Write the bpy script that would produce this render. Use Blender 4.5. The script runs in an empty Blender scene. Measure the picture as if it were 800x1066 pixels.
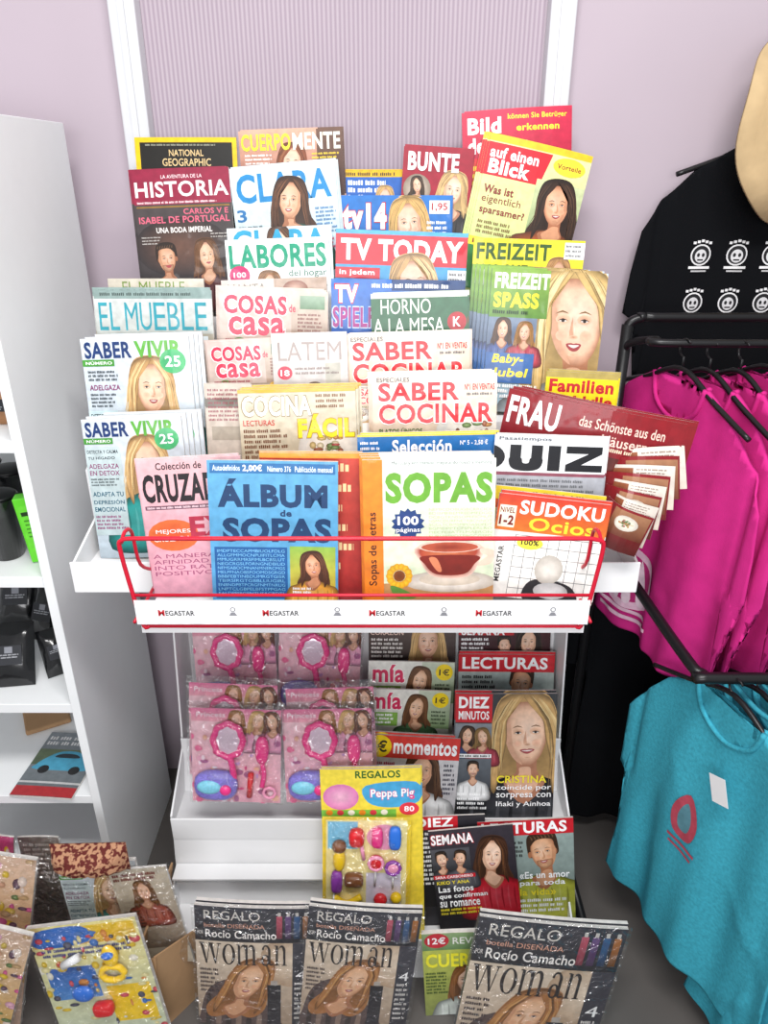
import bpy, bmesh, math, random
from mathutils import Vector, Matrix
random.seed(7)
sc=bpy.context.scene
COL=sc.collection
FPX=770.0; CAMZ=1.6; PT=math.radians(25)
def ray(u,v):
    b=(533-v)/FPX
    return Vector(((u-400)/FPX, math.cos(PT)+b*math.sin(PT), -math.sin(PT)+b*math.cos(PT)))
def P(u,v,y):
    r=ray(u,v); return Vector((0,0,CAMZ))+r*(y/r.y)
def PZ(u,v,z):
    r=ray(u,v); return Vector((0,0,CAMZ))+r*((z-CAMZ)/r.z)
def lin(h):
    h=h.lstrip('#'); o=[]
    for i in (0,2,4):
        c=int(h[i:i+2],16)/255
        o.append(c/12.92 if c<=.04045 else ((c+.055)/1.055)**2.4)
    return (o[0],o[1],o[2],1.0)
def mixc(a,b,t):
    a=a.lstrip('#');b=b.lstrip('#')
    return '#'+''.join('%02x'%max(0,min(255,int(int(a[i:i+2],16)*(1-t)+int(b[i:i+2],16)*t))) for i in (0,2,4))
# ---------------------------------------------------------------- materials
def mat(name,col,rough=.5,metal=0,spec=.4,noise=.06,nscale=30,bump=0,bscale=200,coat=0,col2=None,sheen=0):
    m=bpy.data.materials.new(name); m.use_nodes=True
    nt=m.node_tree; b=nt.nodes['Principled BSDF']
    c=lin(col)
    tc=nt.nodes.new('ShaderNodeTexCoord')
    n=nt.nodes.new('ShaderNodeTexNoise'); n.inputs['Scale'].default_value=nscale
    nt.links.new(tc.outputs['Object'],n.inputs['Vector'])
    mx=nt.nodes.new('ShaderNodeMix'); mx.data_type='RGBA'
    mx.inputs[6].default_value=tuple(x*(1-noise) for x in c[:3])+(1,)
    mx.inputs[7].default_value=lin(col2) if col2 else tuple(min(1,x*(1+noise)) for x in c[:3])+(1,)
    fo=n.outputs['Fac']
    if col2:
        mr=nt.nodes.new('ShaderNodeMapRange'); mr.inputs[1].default_value=.46; mr.inputs[2].default_value=.54; nt.links.new(fo,mr.inputs[0]); fo=mr.outputs[0]
    nt.links.new(fo,mx.inputs[0]); nt.links.new(mx.outputs[2],b.inputs['Base Color'])
    b.inputs['Roughness'].default_value=rough; b.inputs['Metallic'].default_value=metal
    b.inputs['Specular IOR Level'].default_value=spec
    b.inputs['Coat Weight'].default_value=coat
    if sheen: b.inputs['Sheen Weight'].default_value=sheen
    if bump:
        n2=nt.nodes.new('ShaderNodeTexNoise'); n2.inputs['Scale'].default_value=bscale
        nt.links.new(tc.outputs['Object'],n2.inputs['Vector'])
        bp=nt.nodes.new('ShaderNodeBump'); bp.inputs['Strength'].default_value=bump; bp.inputs['Distance'].default_value=.002
        nt.links.new(n2.outputs['Fac'],bp.inputs['Height']); nt.links.new(bp.outputs['Normal'],b.inputs['Normal'])
    return m
def print_mat(name,rough,coat,bump=0):
    m=bpy.data.materials.new(name); m.use_nodes=True
    nt=m.node_tree; b=nt.nodes['Principled BSDF']
    a=nt.nodes.new('ShaderNodeAttribute'); a.attribute_name='Col'
    tc=nt.nodes.new('ShaderNodeTexCoord'); n=nt.nodes.new('ShaderNodeTexNoise'); n.inputs['Scale'].default_value=70; n.inputs['Detail'].default_value=4
    nt.links.new(tc.outputs['Object'],n.inputs['Vector'])
    mr=nt.nodes.new('ShaderNodeMapRange'); mr.inputs[1].default_value=.3; mr.inputs[2].default_value=.7; mr.inputs[3].default_value=.82; mr.inputs[4].default_value=1.06
    nt.links.new(n.outputs['Fac'],mr.inputs[0])
    mx=nt.nodes.new('ShaderNodeMix'); mx.data_type='RGBA'; mx.blend_type='MULTIPLY'; mx.inputs[0].default_value=1
    nt.links.new(a.outputs['Color'],mx.inputs[6]); nt.links.new(mr.outputs[0],mx.inputs[7])
    nt.links.new(mx.outputs[2],b.inputs['Base Color'])
    b.inputs['Roughness'].default_value=rough; b.inputs['Specular IOR Level'].default_value=.35
    b.inputs['Coat Weight'].default_value=coat; b.inputs['Coat Roughness'].default_value=.08
    if bump:
        n2=nt.nodes.new('ShaderNodeTexNoise'); n2.inputs['Scale'].default_value=16
        nt.links.new(tc.outputs['Object'],n2.inputs['Vector'])
        bp=nt.nodes.new('ShaderNodeBump'); bp.inputs['Strength'].default_value=bump; bp.inputs['Distance'].default_value=.01
        nt.links.new(n2.outputs['Fac'],bp.inputs['Height']); nt.links.new(bp.outputs['Normal'],b.inputs['Coat Normal'])
    return m
M_PRINT=print_mat('printed_paper',.4,.3,.35)
M_FLAT=print_mat('matt_print',.6,0)
M_GLOSS=print_mat('glossy_print',.3,.8,.9)
M_WHITE=mat('white_painted_metal','#eeeeef',.4,noise=.02)
M_POST=mat('grey_white_metal','#d2d3d6',.35,noise=.03)
M_LAM=mat('white_laminate','#f0f2f3',.45,noise=.02)
M_RED=mat('red_wire','#c81832',.35)
M_BLACK=mat('black_metal','#141416',.35,noise=.1)
M_BLKCLOTH=mat('black_cotton','#101114',.95,bump=.3,bscale=600,spec=.1)
M_PINK=mat('pink_cotton','#cb2c82',.85,bump=.3,bscale=500,spec=.15,noise=.15)
M_TEAL=mat('teal_melange_cotton','#3fa3b8',.9,bump=.4,bscale=500,spec=.15,noise=.32,nscale=160)
M_TAN=mat('tan_felt','#c2a880',.9,bump=1,bscale=25,spec=.2,noise=.15)
M_DARK=mat('dark_lining','#1b1a1c',.9)
M_CARD=mat('brown_cardboard','#a98662',.85,noise=.1)
M_GREEN=mat('green_card','#62d12c',.4)
M_BPLAS=mat('black_plastic_film','#121315',.2,bump=.4,bscale=30,coat=.5)
M_TOYP=mat('pink_plastic','#ec3a88',.25,coat=.5)
M_TOYL=mat('pale_pink_plastic','#f4a0c0',.25,coat=.4)
M_MIRR=mat('mirror_film','#e6d0e0',.2,metal=.3)
M_LILAC=mat('lilac_glitter','#8278cc',.3,noise=.7,nscale=300)
M_AQUA=mat('aqua_plastic','#7fc6dc',.3,noise=.3,nscale=200)
M_YEL=mat('yellow_plastic','#f2c821',.3); M_RDP=mat('red_plastic','#d6232b',.3)
M_BRN=mat('brown_plastic','#7a4a2c',.3); M_PUR=mat('purple_plastic','#8b3fa0',.3); M_BLU=mat('blue_plastic','#2f6fd0',.3)
M_FLOOR=mat('floor_tile','#5f5b58',.5,noise=.15,nscale=6)
M_KRAFT=mat('kraft_item','#9a6e4a',.6)
M_POUCH=mat('patterned_red_fabric','#7a2a24',.8,noise=.4,nscale=110,col2='#b88868',bump=.8,bscale=60)
def clear_mat(name='clear_plastic',fac=.12):
    m=bpy.data.materials.new(name); m.use_nodes=True; nt=m.node_tree; nt.nodes.clear()
    o=nt.nodes.new('ShaderNodeOutputMaterial'); t=nt.nodes.new('ShaderNodeBsdfTransparent')
    g=nt.nodes.new('ShaderNodeBsdfGlossy'); g.inputs['Roughness'].default_value=.08
    n=nt.nodes.new('ShaderNodeTexNoise'); n.inputs['Scale'].default_value=32; n.inputs['Distortion'].default_value=1.5
    bp=nt.nodes.new('ShaderNodeBump'); bp.inputs['Strength'].default_value=1; bp.inputs['Distance'].default_value=.025
    mx=nt.nodes.new('ShaderNodeMixShader'); mx.inputs[0].default_value=fac
    tc=nt.nodes.new('ShaderNodeTexCoord')
    L=nt.links; L.new(tc.outputs['Object'],n.inputs['Vector']); L.new(n.outputs['Fac'],bp.inputs['Height']); L.new(bp.outputs['Normal'],g.inputs['Normal'])
    L.new(t.outputs[0],mx.inputs[1]); L.new(g.outputs[0],mx.inputs[2]); L.new(mx.outputs[0],o.inputs[0])
    return m
M_CLEAR=clear_mat()
def wall_mat():
    m=bpy.data.materials.new('lilac_wallpaper'); m.use_nodes=True; nt=m.node_tree; b=nt.nodes['Principled BSDF']
    L=nt.links; tc=nt.nodes.new('ShaderNodeTexCoord'); sp=nt.nodes.new('ShaderNodeSeparateXYZ'); L.new(tc.outputs['Object'],sp.inputs[0])
    def M(op,a,bv=None,c=None):
        n=nt.nodes.new('ShaderNodeMath'); n.operation=op
        for i,x in enumerate((a,bv,c)):
            if x is None: continue
            if isinstance(x,(int,float)): n.inputs[i].default_value=x
            else: L.new(x,n.inputs[i])
        return n.outputs[0]
    s=M('SINE',M('MULTIPLY',sp.outputs[0],2*math.pi/.0085))
    s=M('MULTIPLY_ADD',s,.5,.5)
    msk=M('MULTIPLY',M('GREATER_THAN',sp.outputs[0],-.48),M('LESS_THAN',sp.outputs[0],.33))
    f=M('MULTIPLY',s,msk)
    mx=nt.nodes.new('ShaderNodeMix'); mx.data_type='RGBA'; mx.inputs[6].default_value=lin('#beb0ba'); mx.inputs[7].default_value=lin('#a595a2')
    L.new(f,mx.inputs[0])
    n=nt.nodes.new('ShaderNodeTexNoise'); n.inputs['Scale'].default_value=3; L.new(tc.outputs['Object'],n.inputs['Vector'])
    m2=nt.nodes.new('ShaderNodeMix'); m2.data_type='RGBA'; m2.blend_type='MULTIPLY'; m2.inputs[0].default_value=.12
    L.new(mx.outputs[2],m2.inputs[6]); L.new(n.outputs['Fac'],m2.inputs[7]); L.new(m2.outputs[2],b.inputs['Base Color'])
    b.inputs['Roughness'].default_value=.8
    bp=nt.nodes.new('ShaderNodeBump'); bp.inputs['Strength'].default_value=.3; bp.inputs['Distance'].default_value=.001
    L.new(f,bp.inputs['Height']); L.new(bp.outputs['Normal'],b.inputs['Normal'])
    return m
M_WALL=wall_mat()
# ---------------------------------------------------------------- helpers
def meta(o,label,cat,group=None,kind=None):
    o['label']=label; o['category']=cat
    if group: o['group']=group
    if kind: o['kind']=kind
def obj(name,me,m=None,smooth=False):
    o=bpy.data.objects.new(name,me)
    if m: me.materials.append(m)
    if smooth:
        for p in me.polygons: p.use_smooth=True
    COL.objects.link(o); return o
def empty(name,loc=(0,0,0)):
    o=bpy.data.objects.new(name,None); o.empty_display_size=.05; o.location=loc; COL.objects.link(o); return o
def part(name,me,parent,m=None,smooth=False,mat4=None,label=None):
    o=bpy.data.objects.new(name,me)
    if m: me.materials.append(m)
    if smooth:
        for p in me.polygons: p.use_smooth=True
    COL.objects.link(o); o.parent=parent
    if mat4 is not None: o.matrix_local=mat4
    if label: o['label']=label
    return o
def box_me(x0,x1,y0,y1,z0,z1,bev=.0,seg=2,name='box'):
    bm=bmesh.new(); bmesh.ops.create_cube(bm,size=1)
    for v in bm.verts:
        v.co=Vector(((x0+x1)/2+v.co.x*(x1-x0),(y0+y1)/2+v.co.y*(y1-y0),(z0+z1)/2+v.co.z*(z1-z0)))
    if bev: bmesh.ops.bevel(bm,geom=bm.edges[:],offset=bev,segments=seg,affect='EDGES',profile=.5)
    me=bpy.data.meshes.new(name); bm.to_mesh(me); bm.free(); return me
def tube_me(paths,r,n=8,name='tube'):
    vs=[];fs=[]
    for pts in paths:
        pts=[Vector(p) for p in pts]; base=len(vs); up=None
        for i,p in enumerate(pts):
            a=pts[max(0,i-1)]; b=pts[min(len(pts)-1,i+1)]; t=(b-a).normalized()
            if up is None:
                up=Vector((0,0,1)) if abs(t.z)<.9 else Vector((1,0,0))
            s=t.cross(up)
            if s.length<1e-4: s=t.cross(Vector((0,1,0)))
            s.normalize(); up=s.cross(t).normalized()
            for k in range(n):
                a_=2*math.pi*k/n; vs.append(p+(s*math.cos(a_)+up*math.sin(a_))*r)
        for i in range(len(pts)-1):
            for k in range(n):
                k2=(k+1)%n
                fs.append((base+i*n+k,base+i*n+k2,base+(i+1)*n+k2,base+(i+1)*n+k))
        fs.append(tuple(base+k for k in range(n))[::-1]); fs.append(tuple(base+(len(pts)-1)*n+k for k in range(n)))
    me=bpy.data.meshes.new(name); me.from_pydata(vs,[],fs); me.update(); return me
def smooth_path(pts,k=6):
    pts=[Vector(p) for p in pts]; out=[]
    for i in range(len(pts)-1):
        p0=pts[max(0,i-1)];p1=pts[i];p2=pts[i+1];p3=pts[min(len(pts)-1,i+2)]
        for j in range(k):
            t=j/k
            out.append(.5*((2*p1)+(p2-p0)*t+(2*p0-5*p1+4*p2-p3)*t*t+(3*p1-p0-3*p2+p3)*t**3))
    out.append(pts[-1]); return out
def closed_smooth(pts,k=5):
    n=len(pts); out=[]
    P_=[Vector((p[0],p[1])) for p in pts]
    for i in range(n):
        p0=P_[i-1];p1=P_[i];p2=P_[(i+1)%n];p3=P_[(i+2)%n]
        for j in range(k):
            t=j/k; q=.5*((2*p1)+(p2-p0)*t+(2*p0-5*p1+4*p2-p3)*t*t+(3*p1-p0-3*p2+p3)*t**3)
            out.append((q.x,q.y))
    return out
def ell_me(rx,ry,rz,seg=16,name='blob',power=1.0):
    bm=bmesh.new(); bmesh.ops.create_uvsphere(bm,u_segments=seg,v_segments=max(8,seg//2),radius=1)
    for v in bm.verts:
        c=v.co
        if power!=1.0: c=Vector([math.copysign(abs(q)**power,q) for q in c])
        v.co=Vector((c.x*rx,c.y*ry,c.z*rz))
    me=bpy.data.meshes.new(name); bm.to_mesh(me); bm.free(); return me
# ---------------------------------------------------------------- text glyph cache
_tx={}
_cu=bpy.data.curves.new('txt','FONT'); _cu.resolution_u=3; _to=bpy.data.objects.new('txt_tmp',_cu); COL.objects.link(_to)
def glyph(s,bold):
    k=(s,bold)
    if k in _tx: return _tx[k]
    _cu.body=s; _cu.offset=bold; _cu.space_character=1+max(0,bold)*2.2
    bpy.context.view_layer.update()
    dg=bpy.context.evaluated_depsgraph_get()
    me=bpy.data.meshes.new_from_object(_to.evaluated_get(dg))
    vs=[(v.co.x,v.co.y) for v in me.vertices]; fs=[tuple(p.vertices) for p in me.polygons]
    bpy.data.meshes.remove(me)
    if not vs: _tx[k]=([],[]); return _tx[k]
    x0=min(v[0] for v in vs);x1=max(v[0] for v in vs);y0=min(v[1] for v in vs);y1=max(v[1] for v in vs)
    dx=max(x1-x0,1e-4);dy=max(y1-y0,1e-4)
    _tx[k]=([((x-x0)/dx,(y-y0)/dy) for x,y in vs],fs)
    return _tx[k]
DZ=.000012
class Fl:
    def __init__(s,W,H): s.W=W;s.H=H;s.v=[];s.f=[];s.c=[];s.l=1
    def _p(s,x,y): return ((x-.5)*s.W,s.H-y*s.W,s.l*DZ)
    def poly(s,pts,col,nl=True):
        b=len(s.v); s.v+= [s._p(*p) for p in pts]; s.f.append(tuple(range(b,b+len(pts)))); s.c.append([lin(col)]*len(pts)); s.l+=1 if nl else 0
    def R(s,x0,y0,x1,y1,col,col2=None,nl=True):
        b=len(s.v); s.v+=[s._p(x0,y0),s._p(x1,y0),s._p(x1,y1),s._p(x0,y1)]; s.f.append((b,b+1,b+2,b+3))
        a=lin(col); c=lin(col2) if col2 else a; s.c.append([a,a,c,c]); s.l+=1 if nl else 0
    def E(s,cx,cy,rx,ry,col,edge=None,n=18):
        b=len(s.v); s.v.append(s._p(cx,cy))
        for i in range(n):
            a=2*math.pi*i/n; s.v.append(s._p(cx+rx*math.cos(a),cy+ry*math.sin(a)))
        a=lin(col); e=lin(edge) if edge else a
        for i in range(n):
            s.f.append((b,b+1+i,b+1+(i+1)%n)); s.c.append([a,e,e])
        s.l+=1
    def ring(s,cx,cy,rx,ry,ix,iy,col,n=24):
        b=len(s.v); c=lin(col)
        for i in range(n):
            a=2*math.pi*i/n; s.v.append(s._p(cx+rx*math.cos(a),cy+ry*math.sin(a))); s.v.append(s._p(cx+ix*math.cos(a),cy+iy*math.sin(a)))
        for i in range(n):
            j=(i+1)%n; s.f.append((b+2*i,b+2*j,b+2*j+1,b+2*i+1)); s.c.append([c]*4)
        s.l+=1
    def B(s,pts,col,k=4): s.poly(closed_smooth(pts,k),col)
    def G(s,pts,cx,cy,c0,c1,c2,ring=.65,k=4):
        q=closed_smooth(pts,k); n=len(q); b=len(s.v); s.v.append(s._p(cx,cy))
        s.v+=[s._p(cx+(x-cx)*ring,cy+(y-cy)*ring) for x,y in q]; s.v+=[s._p(x,y) for x,y in q]
        a,m,e=lin(c0),lin(c1),lin(c2)
        for i in range(n):
            j=(i+1)%n
            s.f.append((b,b+1+i,b+1+j)); s.c.append([a,m,m])
            s.f.append((b+1+i,b+1+n+i,b+1+n+j,b+1+j)); s.c.append([m,e,e,m])
        s.l+=1
    def T(s,t,x0,y0,x1,h,col,bold=.02,rot=0,ol=None,slant=0):
        if ol: s.T(t,x0-.008,y0-.008,x1+.008,h+.016,ol,bold+.03,rot,None,slant)
        vs,fs=glyph(t,bold); b=len(s.v); cx=(x0+x1)/2; cy=y0+h/2; ca=math.cos(rot); sa=math.sin(rot); c=lin(col)
        for x,y in vs:
            X=x0+x*(x1-x0)+slant*y*h; Y=y0+h-y*h
            dx=X-cx;dy=Y-cy
            s.v.append(s._p(cx+dx*ca-dy*sa,cy+dx*sa+dy*ca))
        for f in fs:
            s.f.append(tuple(b+i for i in f)); s.c.append([c]*len(f))
        s.l+=1
    def serif(s,word,x0,y0,x1,h,col):
        wd={'w':1.5,'o':1.0,'m':1.6,'a':.95,'n':1.1}; tot=sum(wd[c] for c in word); k=(x1-x0)/tot; x=x0
        def X(a): return x+a*k
        def Y(b): return y0+(1-b)*h
        def rc(a,b,c,d): s.poly([(X(a),Y(b)),(X(c),Y(b)),(X(c),Y(d)),(X(a),Y(d))],col,nl=False)
        for ch in word:
            if ch=='o': s.ring(X(.5),Y(.5),.44*k,.52*h,.25*k,.47*h,col)
            elif ch=='w':
                for q in (0,.62):
                    s.poly([(X(.06+q),Y(1)),(X(.28+q),Y(1)),(X(.52+q),Y(0)),(X(.42+q),Y(0))],col,nl=False)
                    s.poly([(X(.68+q),Y(1)),(X(.74+q),Y(1)),(X(.50+q),Y(0)),(X(.45+q),Y(0))],col,nl=False)
                    rc(.0+q,1.03,.36+q,.98)
                rc(1.2,1.03,1.5,.98)
            elif ch in 'mn':
                for q in ((0,.5) if ch=='m' else (0,)):
                    rc(.12+q,1,.28+q,0); rc(.03+q,.04,.37+q,0)
                    s.B([(X(.27+q),Y(.78)),(X(.4+q),Y(.98)),(X(.58+q),Y(1.02)),(X(.74+q),Y(.9)),(X(.78+q),Y(.7)),(X(.62+q),Y(.72)),(X(.54+q),Y(.9)),(X(.4+q),Y(.9))],col)
                e=(.5 if ch=='m' else 0)+.62
                rc(e,.78,e+.16,0); rc(e-.09,.04,e+.25,0); rc(.03,1.02,.2,.97)
            elif ch=='a':
                rc(.56,.78,.72,.05); s.B([(X(.14),Y(.82)),(X(.3),Y(1.01)),(X(.52),Y(1.01)),(X(.70),Y(.84)),(X(.70),Y(.7)),(X(.57),Y(.74)),(X(.48),Y(.93)),(X(.32),Y(.93)),(X(.26),Y(.78))],col)
                s.ring(X(.38),Y(.26),.28*k,.29*h,.13*k,.23*h,col); s.B([(X(.6),Y(.1)),(X(.72),Y(.0)),(X(.9),Y(.04)),(X(.9),Y(.09)),(X(.74),Y(.08))],col)
            x+=wd[ch]*k
        s.l+=1
    def Ls(s,x0,y0,x1,n,dy,col,h=.012,seed=0):
        r=random.Random(seed+int(x0*97+y0*31)); h=max(h,.012)
        for i in range(n):
            x=x0; xe=x0+(x1-x0)*(.75+.25*r.random())
            while x<xe:
                w=h*(1.2+3.2*r.random()); x2=min(x+w,xe)
                xx=x
                while xx<x2:
                    s.R(xx,y0+i*dy+(h*.15 if r.random()<.5 else 0),min(xx+h*.42,x2),y0+i*dy+h,col,nl=False); xx+=h*.6
                x=x2+h*.6
        s.l+=1
    def PT(s,cx,cy,k,hair,cloth,skin='#ecc0a2',long=True,hl=None,shade=None,smile=True,shoulders=True,lean=0):
        r=random.Random(int(cx*100+cy*37+k*91)); skin=mixc(skin,r.choice(('#c98a68','#f6d8c4','#e0a080')),r.uniform(0,.25)); shade=shade or mixc(skin,'#7a3c22',.55)
        hl=hl or mixc(hair,'#d8a878',.32); hd=mixc(hair,'#000000',.45); flip=r.choice((-1,1)); tilt=r.uniform(-.16,.16)
        ct,st=math.cos(tilt),math.sin(tilt); fw=r.uniform(.92,1.06); turn=r.uniform(-.045,.045)
        def q(pts):
            o=[]
            for x,y in pts:
                x=x*flip*fw
                if y<.62: x,y=x*ct-y*st,x*st+y*ct
                o.append((cx+(x+lean*y)*k,cy+y*k))
            return o
        def qf(pts): return q([(x+turn,y) for x,y in pts])
        def e(x,y,rx,ry,c,c2=None,n=10):
            X,Y=qf([(x,y)])[0]; s.E(X,Y,rx*k,ry*k,c,c2,n)
        if long:
            s.G(q([(0,-.64),(.34,-.54),(.49,-.15),(.52,.3),(.66,.72),(.46,1.02),(0,.9),(-.4,1.0),(-.60,.75),(-.5,.3),(-.48,-.15),(-.34,-.54)]),cx,cy,hd,mixc(hair,hd,.3),hair)
        else:
            s.B(q([(0,-.6),(.32,-.5),(.38,-.15),(.33,.1),(0,.1),(-.33,.1),(-.38,-.15),(-.32,-.5)]),hair)
            for sx in (-1,1): e(sx*.31,.02,.05,.09,shade)
        if shoulders:
            s.G(q([(-.15,.62),(-.62,.78),(-.95,1.0),(-1.08,1.9),(0,2.0),(1.08,1.9),(.95,1.0),(.62,.78),(.15,.62),(0,.8)]),cx,cy+1.2*k,mixc(cloth,'#ffffff',.15),cloth,mixc(cloth,'#000000',.5),.7)
            for i in range(9):
                x=-.78+i*.19; s.B(q([(x,.95),(x+.05,1.3),(x-.02,1.75),(x-.01,1.3)]),mixc(cloth,'#000000' if i%2 else '#ffffff',.2),2)
        s.B(q([(-.14,.25),(-.15,.56),(-.30,.74),(0,1.05),(.30,.74),(.15,.56),(.14,.25)]),shade)
        s.B(q([(-.05,.5),(-.1,.62),(-.2,.74),(0,.95),(.26,.74),(.12,.6),(.1,.5)]),mixc(skin,shade,.3))
        s.G(q([(0,-.47),(.22,-.4),(.3,-.12),(.285,.13),(.2,.34),(.09,.455),(0,.475),(-.09,.455),(-.2,.34),(-.285,.13),(-.3,-.12),(-.22,-.4)]),cx-.08*k*flip,cy-.03*k,mixc(skin,'#ffffff',.3),skin,shade,.72)
        s.B(q([(.3,-.12),(.285,.13),(.2,.34),(.06,.46),(.14,.3),(.2,.1),(.22,-.15)]),mixc(skin,shade,.42),3)
        sk=skin
        for sx in (-1,1): e(sx*.14,.14,.07,.06,mixc(sk,'#e07a6a',.25),sk)
        if long:
            s.G(q([(.04,-.62),(-.34,-.52),(-.47,-.1),(-.52,.5),(-.42,.9),(-.35,.45),(-.28,.08),(-.24,-.2),(-.08,-.4)]),cx-.4*k*flip,cy,hair,hair,hd,.8)
            s.G(q([(-.02,-.62),(.34,-.52),(.47,-.1),(.56,.5),(.44,.9),(.36,.45),(.28,.08),(.26,-.23),(.1,-.44)]),cx+.4*k*flip,cy,hair,hair,hd,.8)
            for i in range(30):
                sx=r.choice((-1,1)); a=r.random(); c=mixc(hair,hl,r.random()) if r.random()<.55 else mixc(hair,hd,r.random())
                x0=.04+.2*a; x1=.29+.15*a; x2=.34+.18*a; x3=.34+.28*a; w=.006+.012*r.random(); ye=.5+.5*r.random(); wv=r.uniform(-.03,.03)
                s.B(q([(sx*x0,-.58+.12*a*.6),(sx*x1,-.18),(sx*(x2+wv),.25),(sx*x3,ye),(sx*(x2+wv+w),.25),(sx*(x1+w*1.5),-.2)]),c,2)
        else:
            s.B(q([(0,-.58),(-.3,-.46),(-.35,-.1),(-.28,-.22),(-.1,-.37),(.24,-.33),(.29,-.12),(.35,-.1),(.3,-.46)]),hair)
            for i in range(7):
                x=-.27+i*.085; s.B(q([(x,-.5),(x+.06,-.42),(x+.04,-.36),(x+.02,-.44)]),hl,2)
            s.G(q([(-.2,.22),(-.1,.2),(0,.205),(.1,.2),(.2,.22),(.16,.38),(0,.46),(-.16,.38)]),cx,cy+.3*k,mixc(sk,hair,.18),mixc(sk,hair,.22),mixc(shade,hair,.15))
        for sx in (-1,1):
            s.B(qf([(sx*.055,-.095),(sx*.13,-.13),(sx*.21,-.09),(sx*.13,-.112)]),mixc(hair,'#4a3020',.6),2)
            e(sx*.125,-.035,.085,.055,mixc(sk,shade,.62),sk)
            e(sx*.125,-.02,.042,.015,'#e0d6cf'); e(sx*.125,-.02,.02,.019,'#3a3432',None,8)
            s.B(qf([(sx*.07,-.022),(sx*.125,-.045),(sx*.185,-.018),(sx*.125,-.03)]),'#2a1c16',2)
        s.B(qf([(.01,-.06),(.05,.1),(.04,.155),(.0,.155),(.01,.08)]),mixc(sk,shade,.45),2)
        e(0,.155,.055,.022,mixc(sk,shade,.85),sk,8); e(-.012,.07,.013,.08,mixc(sk,'#ffffff',.45),sk,8)
        mw=r.uniform(.085,.11); mh=r.uniform(.25,.29)
        s.B(qf([(-mw,.235),(-.03,.22),(0,.228),(.03,.22),(mw,.235),(.05,mh+.02),(0,mh+.035),(-.05,mh+.02)]),'#a5484c',3)
        if smile: s.B(qf([(-mw+.025,.242),(0,.24),(mw-.025,.242),(0,mh)]),'#efe6df',3)
        e(0,.35,.07,.02,mixc(sk,shade,.4),sk,8)
    def food(s,cx,cy,r,seed=0,plate='#f4f1ea'):
        rd=random.Random(seed); s.E(cx,cy,r,r*.8,plate,'#cfc7ba'); s.E(cx,cy,r*.75,r*.58,'#efe6d6','#e2d8c8')
        pal=['#b5562b','#d98a35','#6e8f3a','#c9362f','#e9c26a','#8a4a28','#f0dca8','#4f7a2c','#e8b48a']
        for i in range(34):
            a=rd.random()*6.28; d=rd.random()*r*.6; c=rd.choice(pal)
            s.E(cx+d*math.cos(a),cy+d*.7*math.sin(a),r*(.05+.12*rd.random()),r*(.04+.08*rd.random()),mixc(c,'#ffffff',.3),mixc(c,'#000000',.35),n=8)
    def mesh(s,name,bend,cutsx,cutsy,bg):
        me=bpy.data.meshes.new(name); me.from_pydata(s.v,[],s.f)
        ca=me.color_attributes.new('Col','FLOAT_COLOR','CORNER')
        ca.data.foreach_set('color',[c for f in s.c for q in f for c in q])
        bm=bmesh.new(); bm.from_mesh(me)
        W,H=s.W,s.H
        for co,no in (((W/2,0,0),(1,0,0)),((-W/2,0,0),(-1,0,0)),((0,H,0),(0,1,0)),((0,0,0),(0,-1,0))):
            bmesh.ops.bisect_plane(bm,geom=bm.verts[:]+bm.edges[:]+bm.faces[:],dist=1e-7,plane_co=co,plane_no=no,clear_outer=True)
        lay=bm.loops.layers.float_color['Col']
        addbox(bm,lay,-W/2,W/2,0,H,-.0004,0,lin(bg))
        cut(bm,W,H,cutsx,cutsy)
        for v in bm.verts: v.co.z+=bend(v.co.x,v.co.y)
        bm.to_mesh(me); bm.free(); return me
def addbox(bm,lay,x0,x1,y0,y1,z0,z1,col,cols=None):
    vs=[bm.verts.new(p) for p in ((x0,y0,z0),(x1,y0,z0),(x1,y1,z0),(x0,y1,z0),(x0,y0,z1),(x1,y0,z1),(x1,y1,z1),(x0,y1,z1))]
    fs=((3,2,1,0),(4,5,6,7),(0,1,5,4),(1,2,6,5),(2,3,7,6),(3,0,4,7))
    for i,f in enumerate(fs):
        F=bm.faces.new([vs[k] for k in f])
        c=cols[i] if cols else col
        for l in F.loops: l[lay]=c
def cut(bm,W,H,nx,ny):
    for i in range(1,nx):
        bmesh.ops.bisect_plane(bm,geom=bm.verts[:]+bm.edges[:]+bm.faces[:],dist=1e-7,plane_co=(-W/2+W*i/nx,0,0),plane_no=(1,0,0))
TZ={1:.975,2:.975,3:1.09,4:1.18,5:1.27,6:1.34,10:.40,11:.30,12:.10,0:0.0}
def frameAB(A,B,H,lean):
    r=(B-A); W=r.length; r.normalize(); th=math.radians(lean); l=Vector((0,math.sin(th),math.cos(th))); up=(l-l.dot(r)*r).normalized(); nn=r.cross(up)
    return W,r,up,nn
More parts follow.
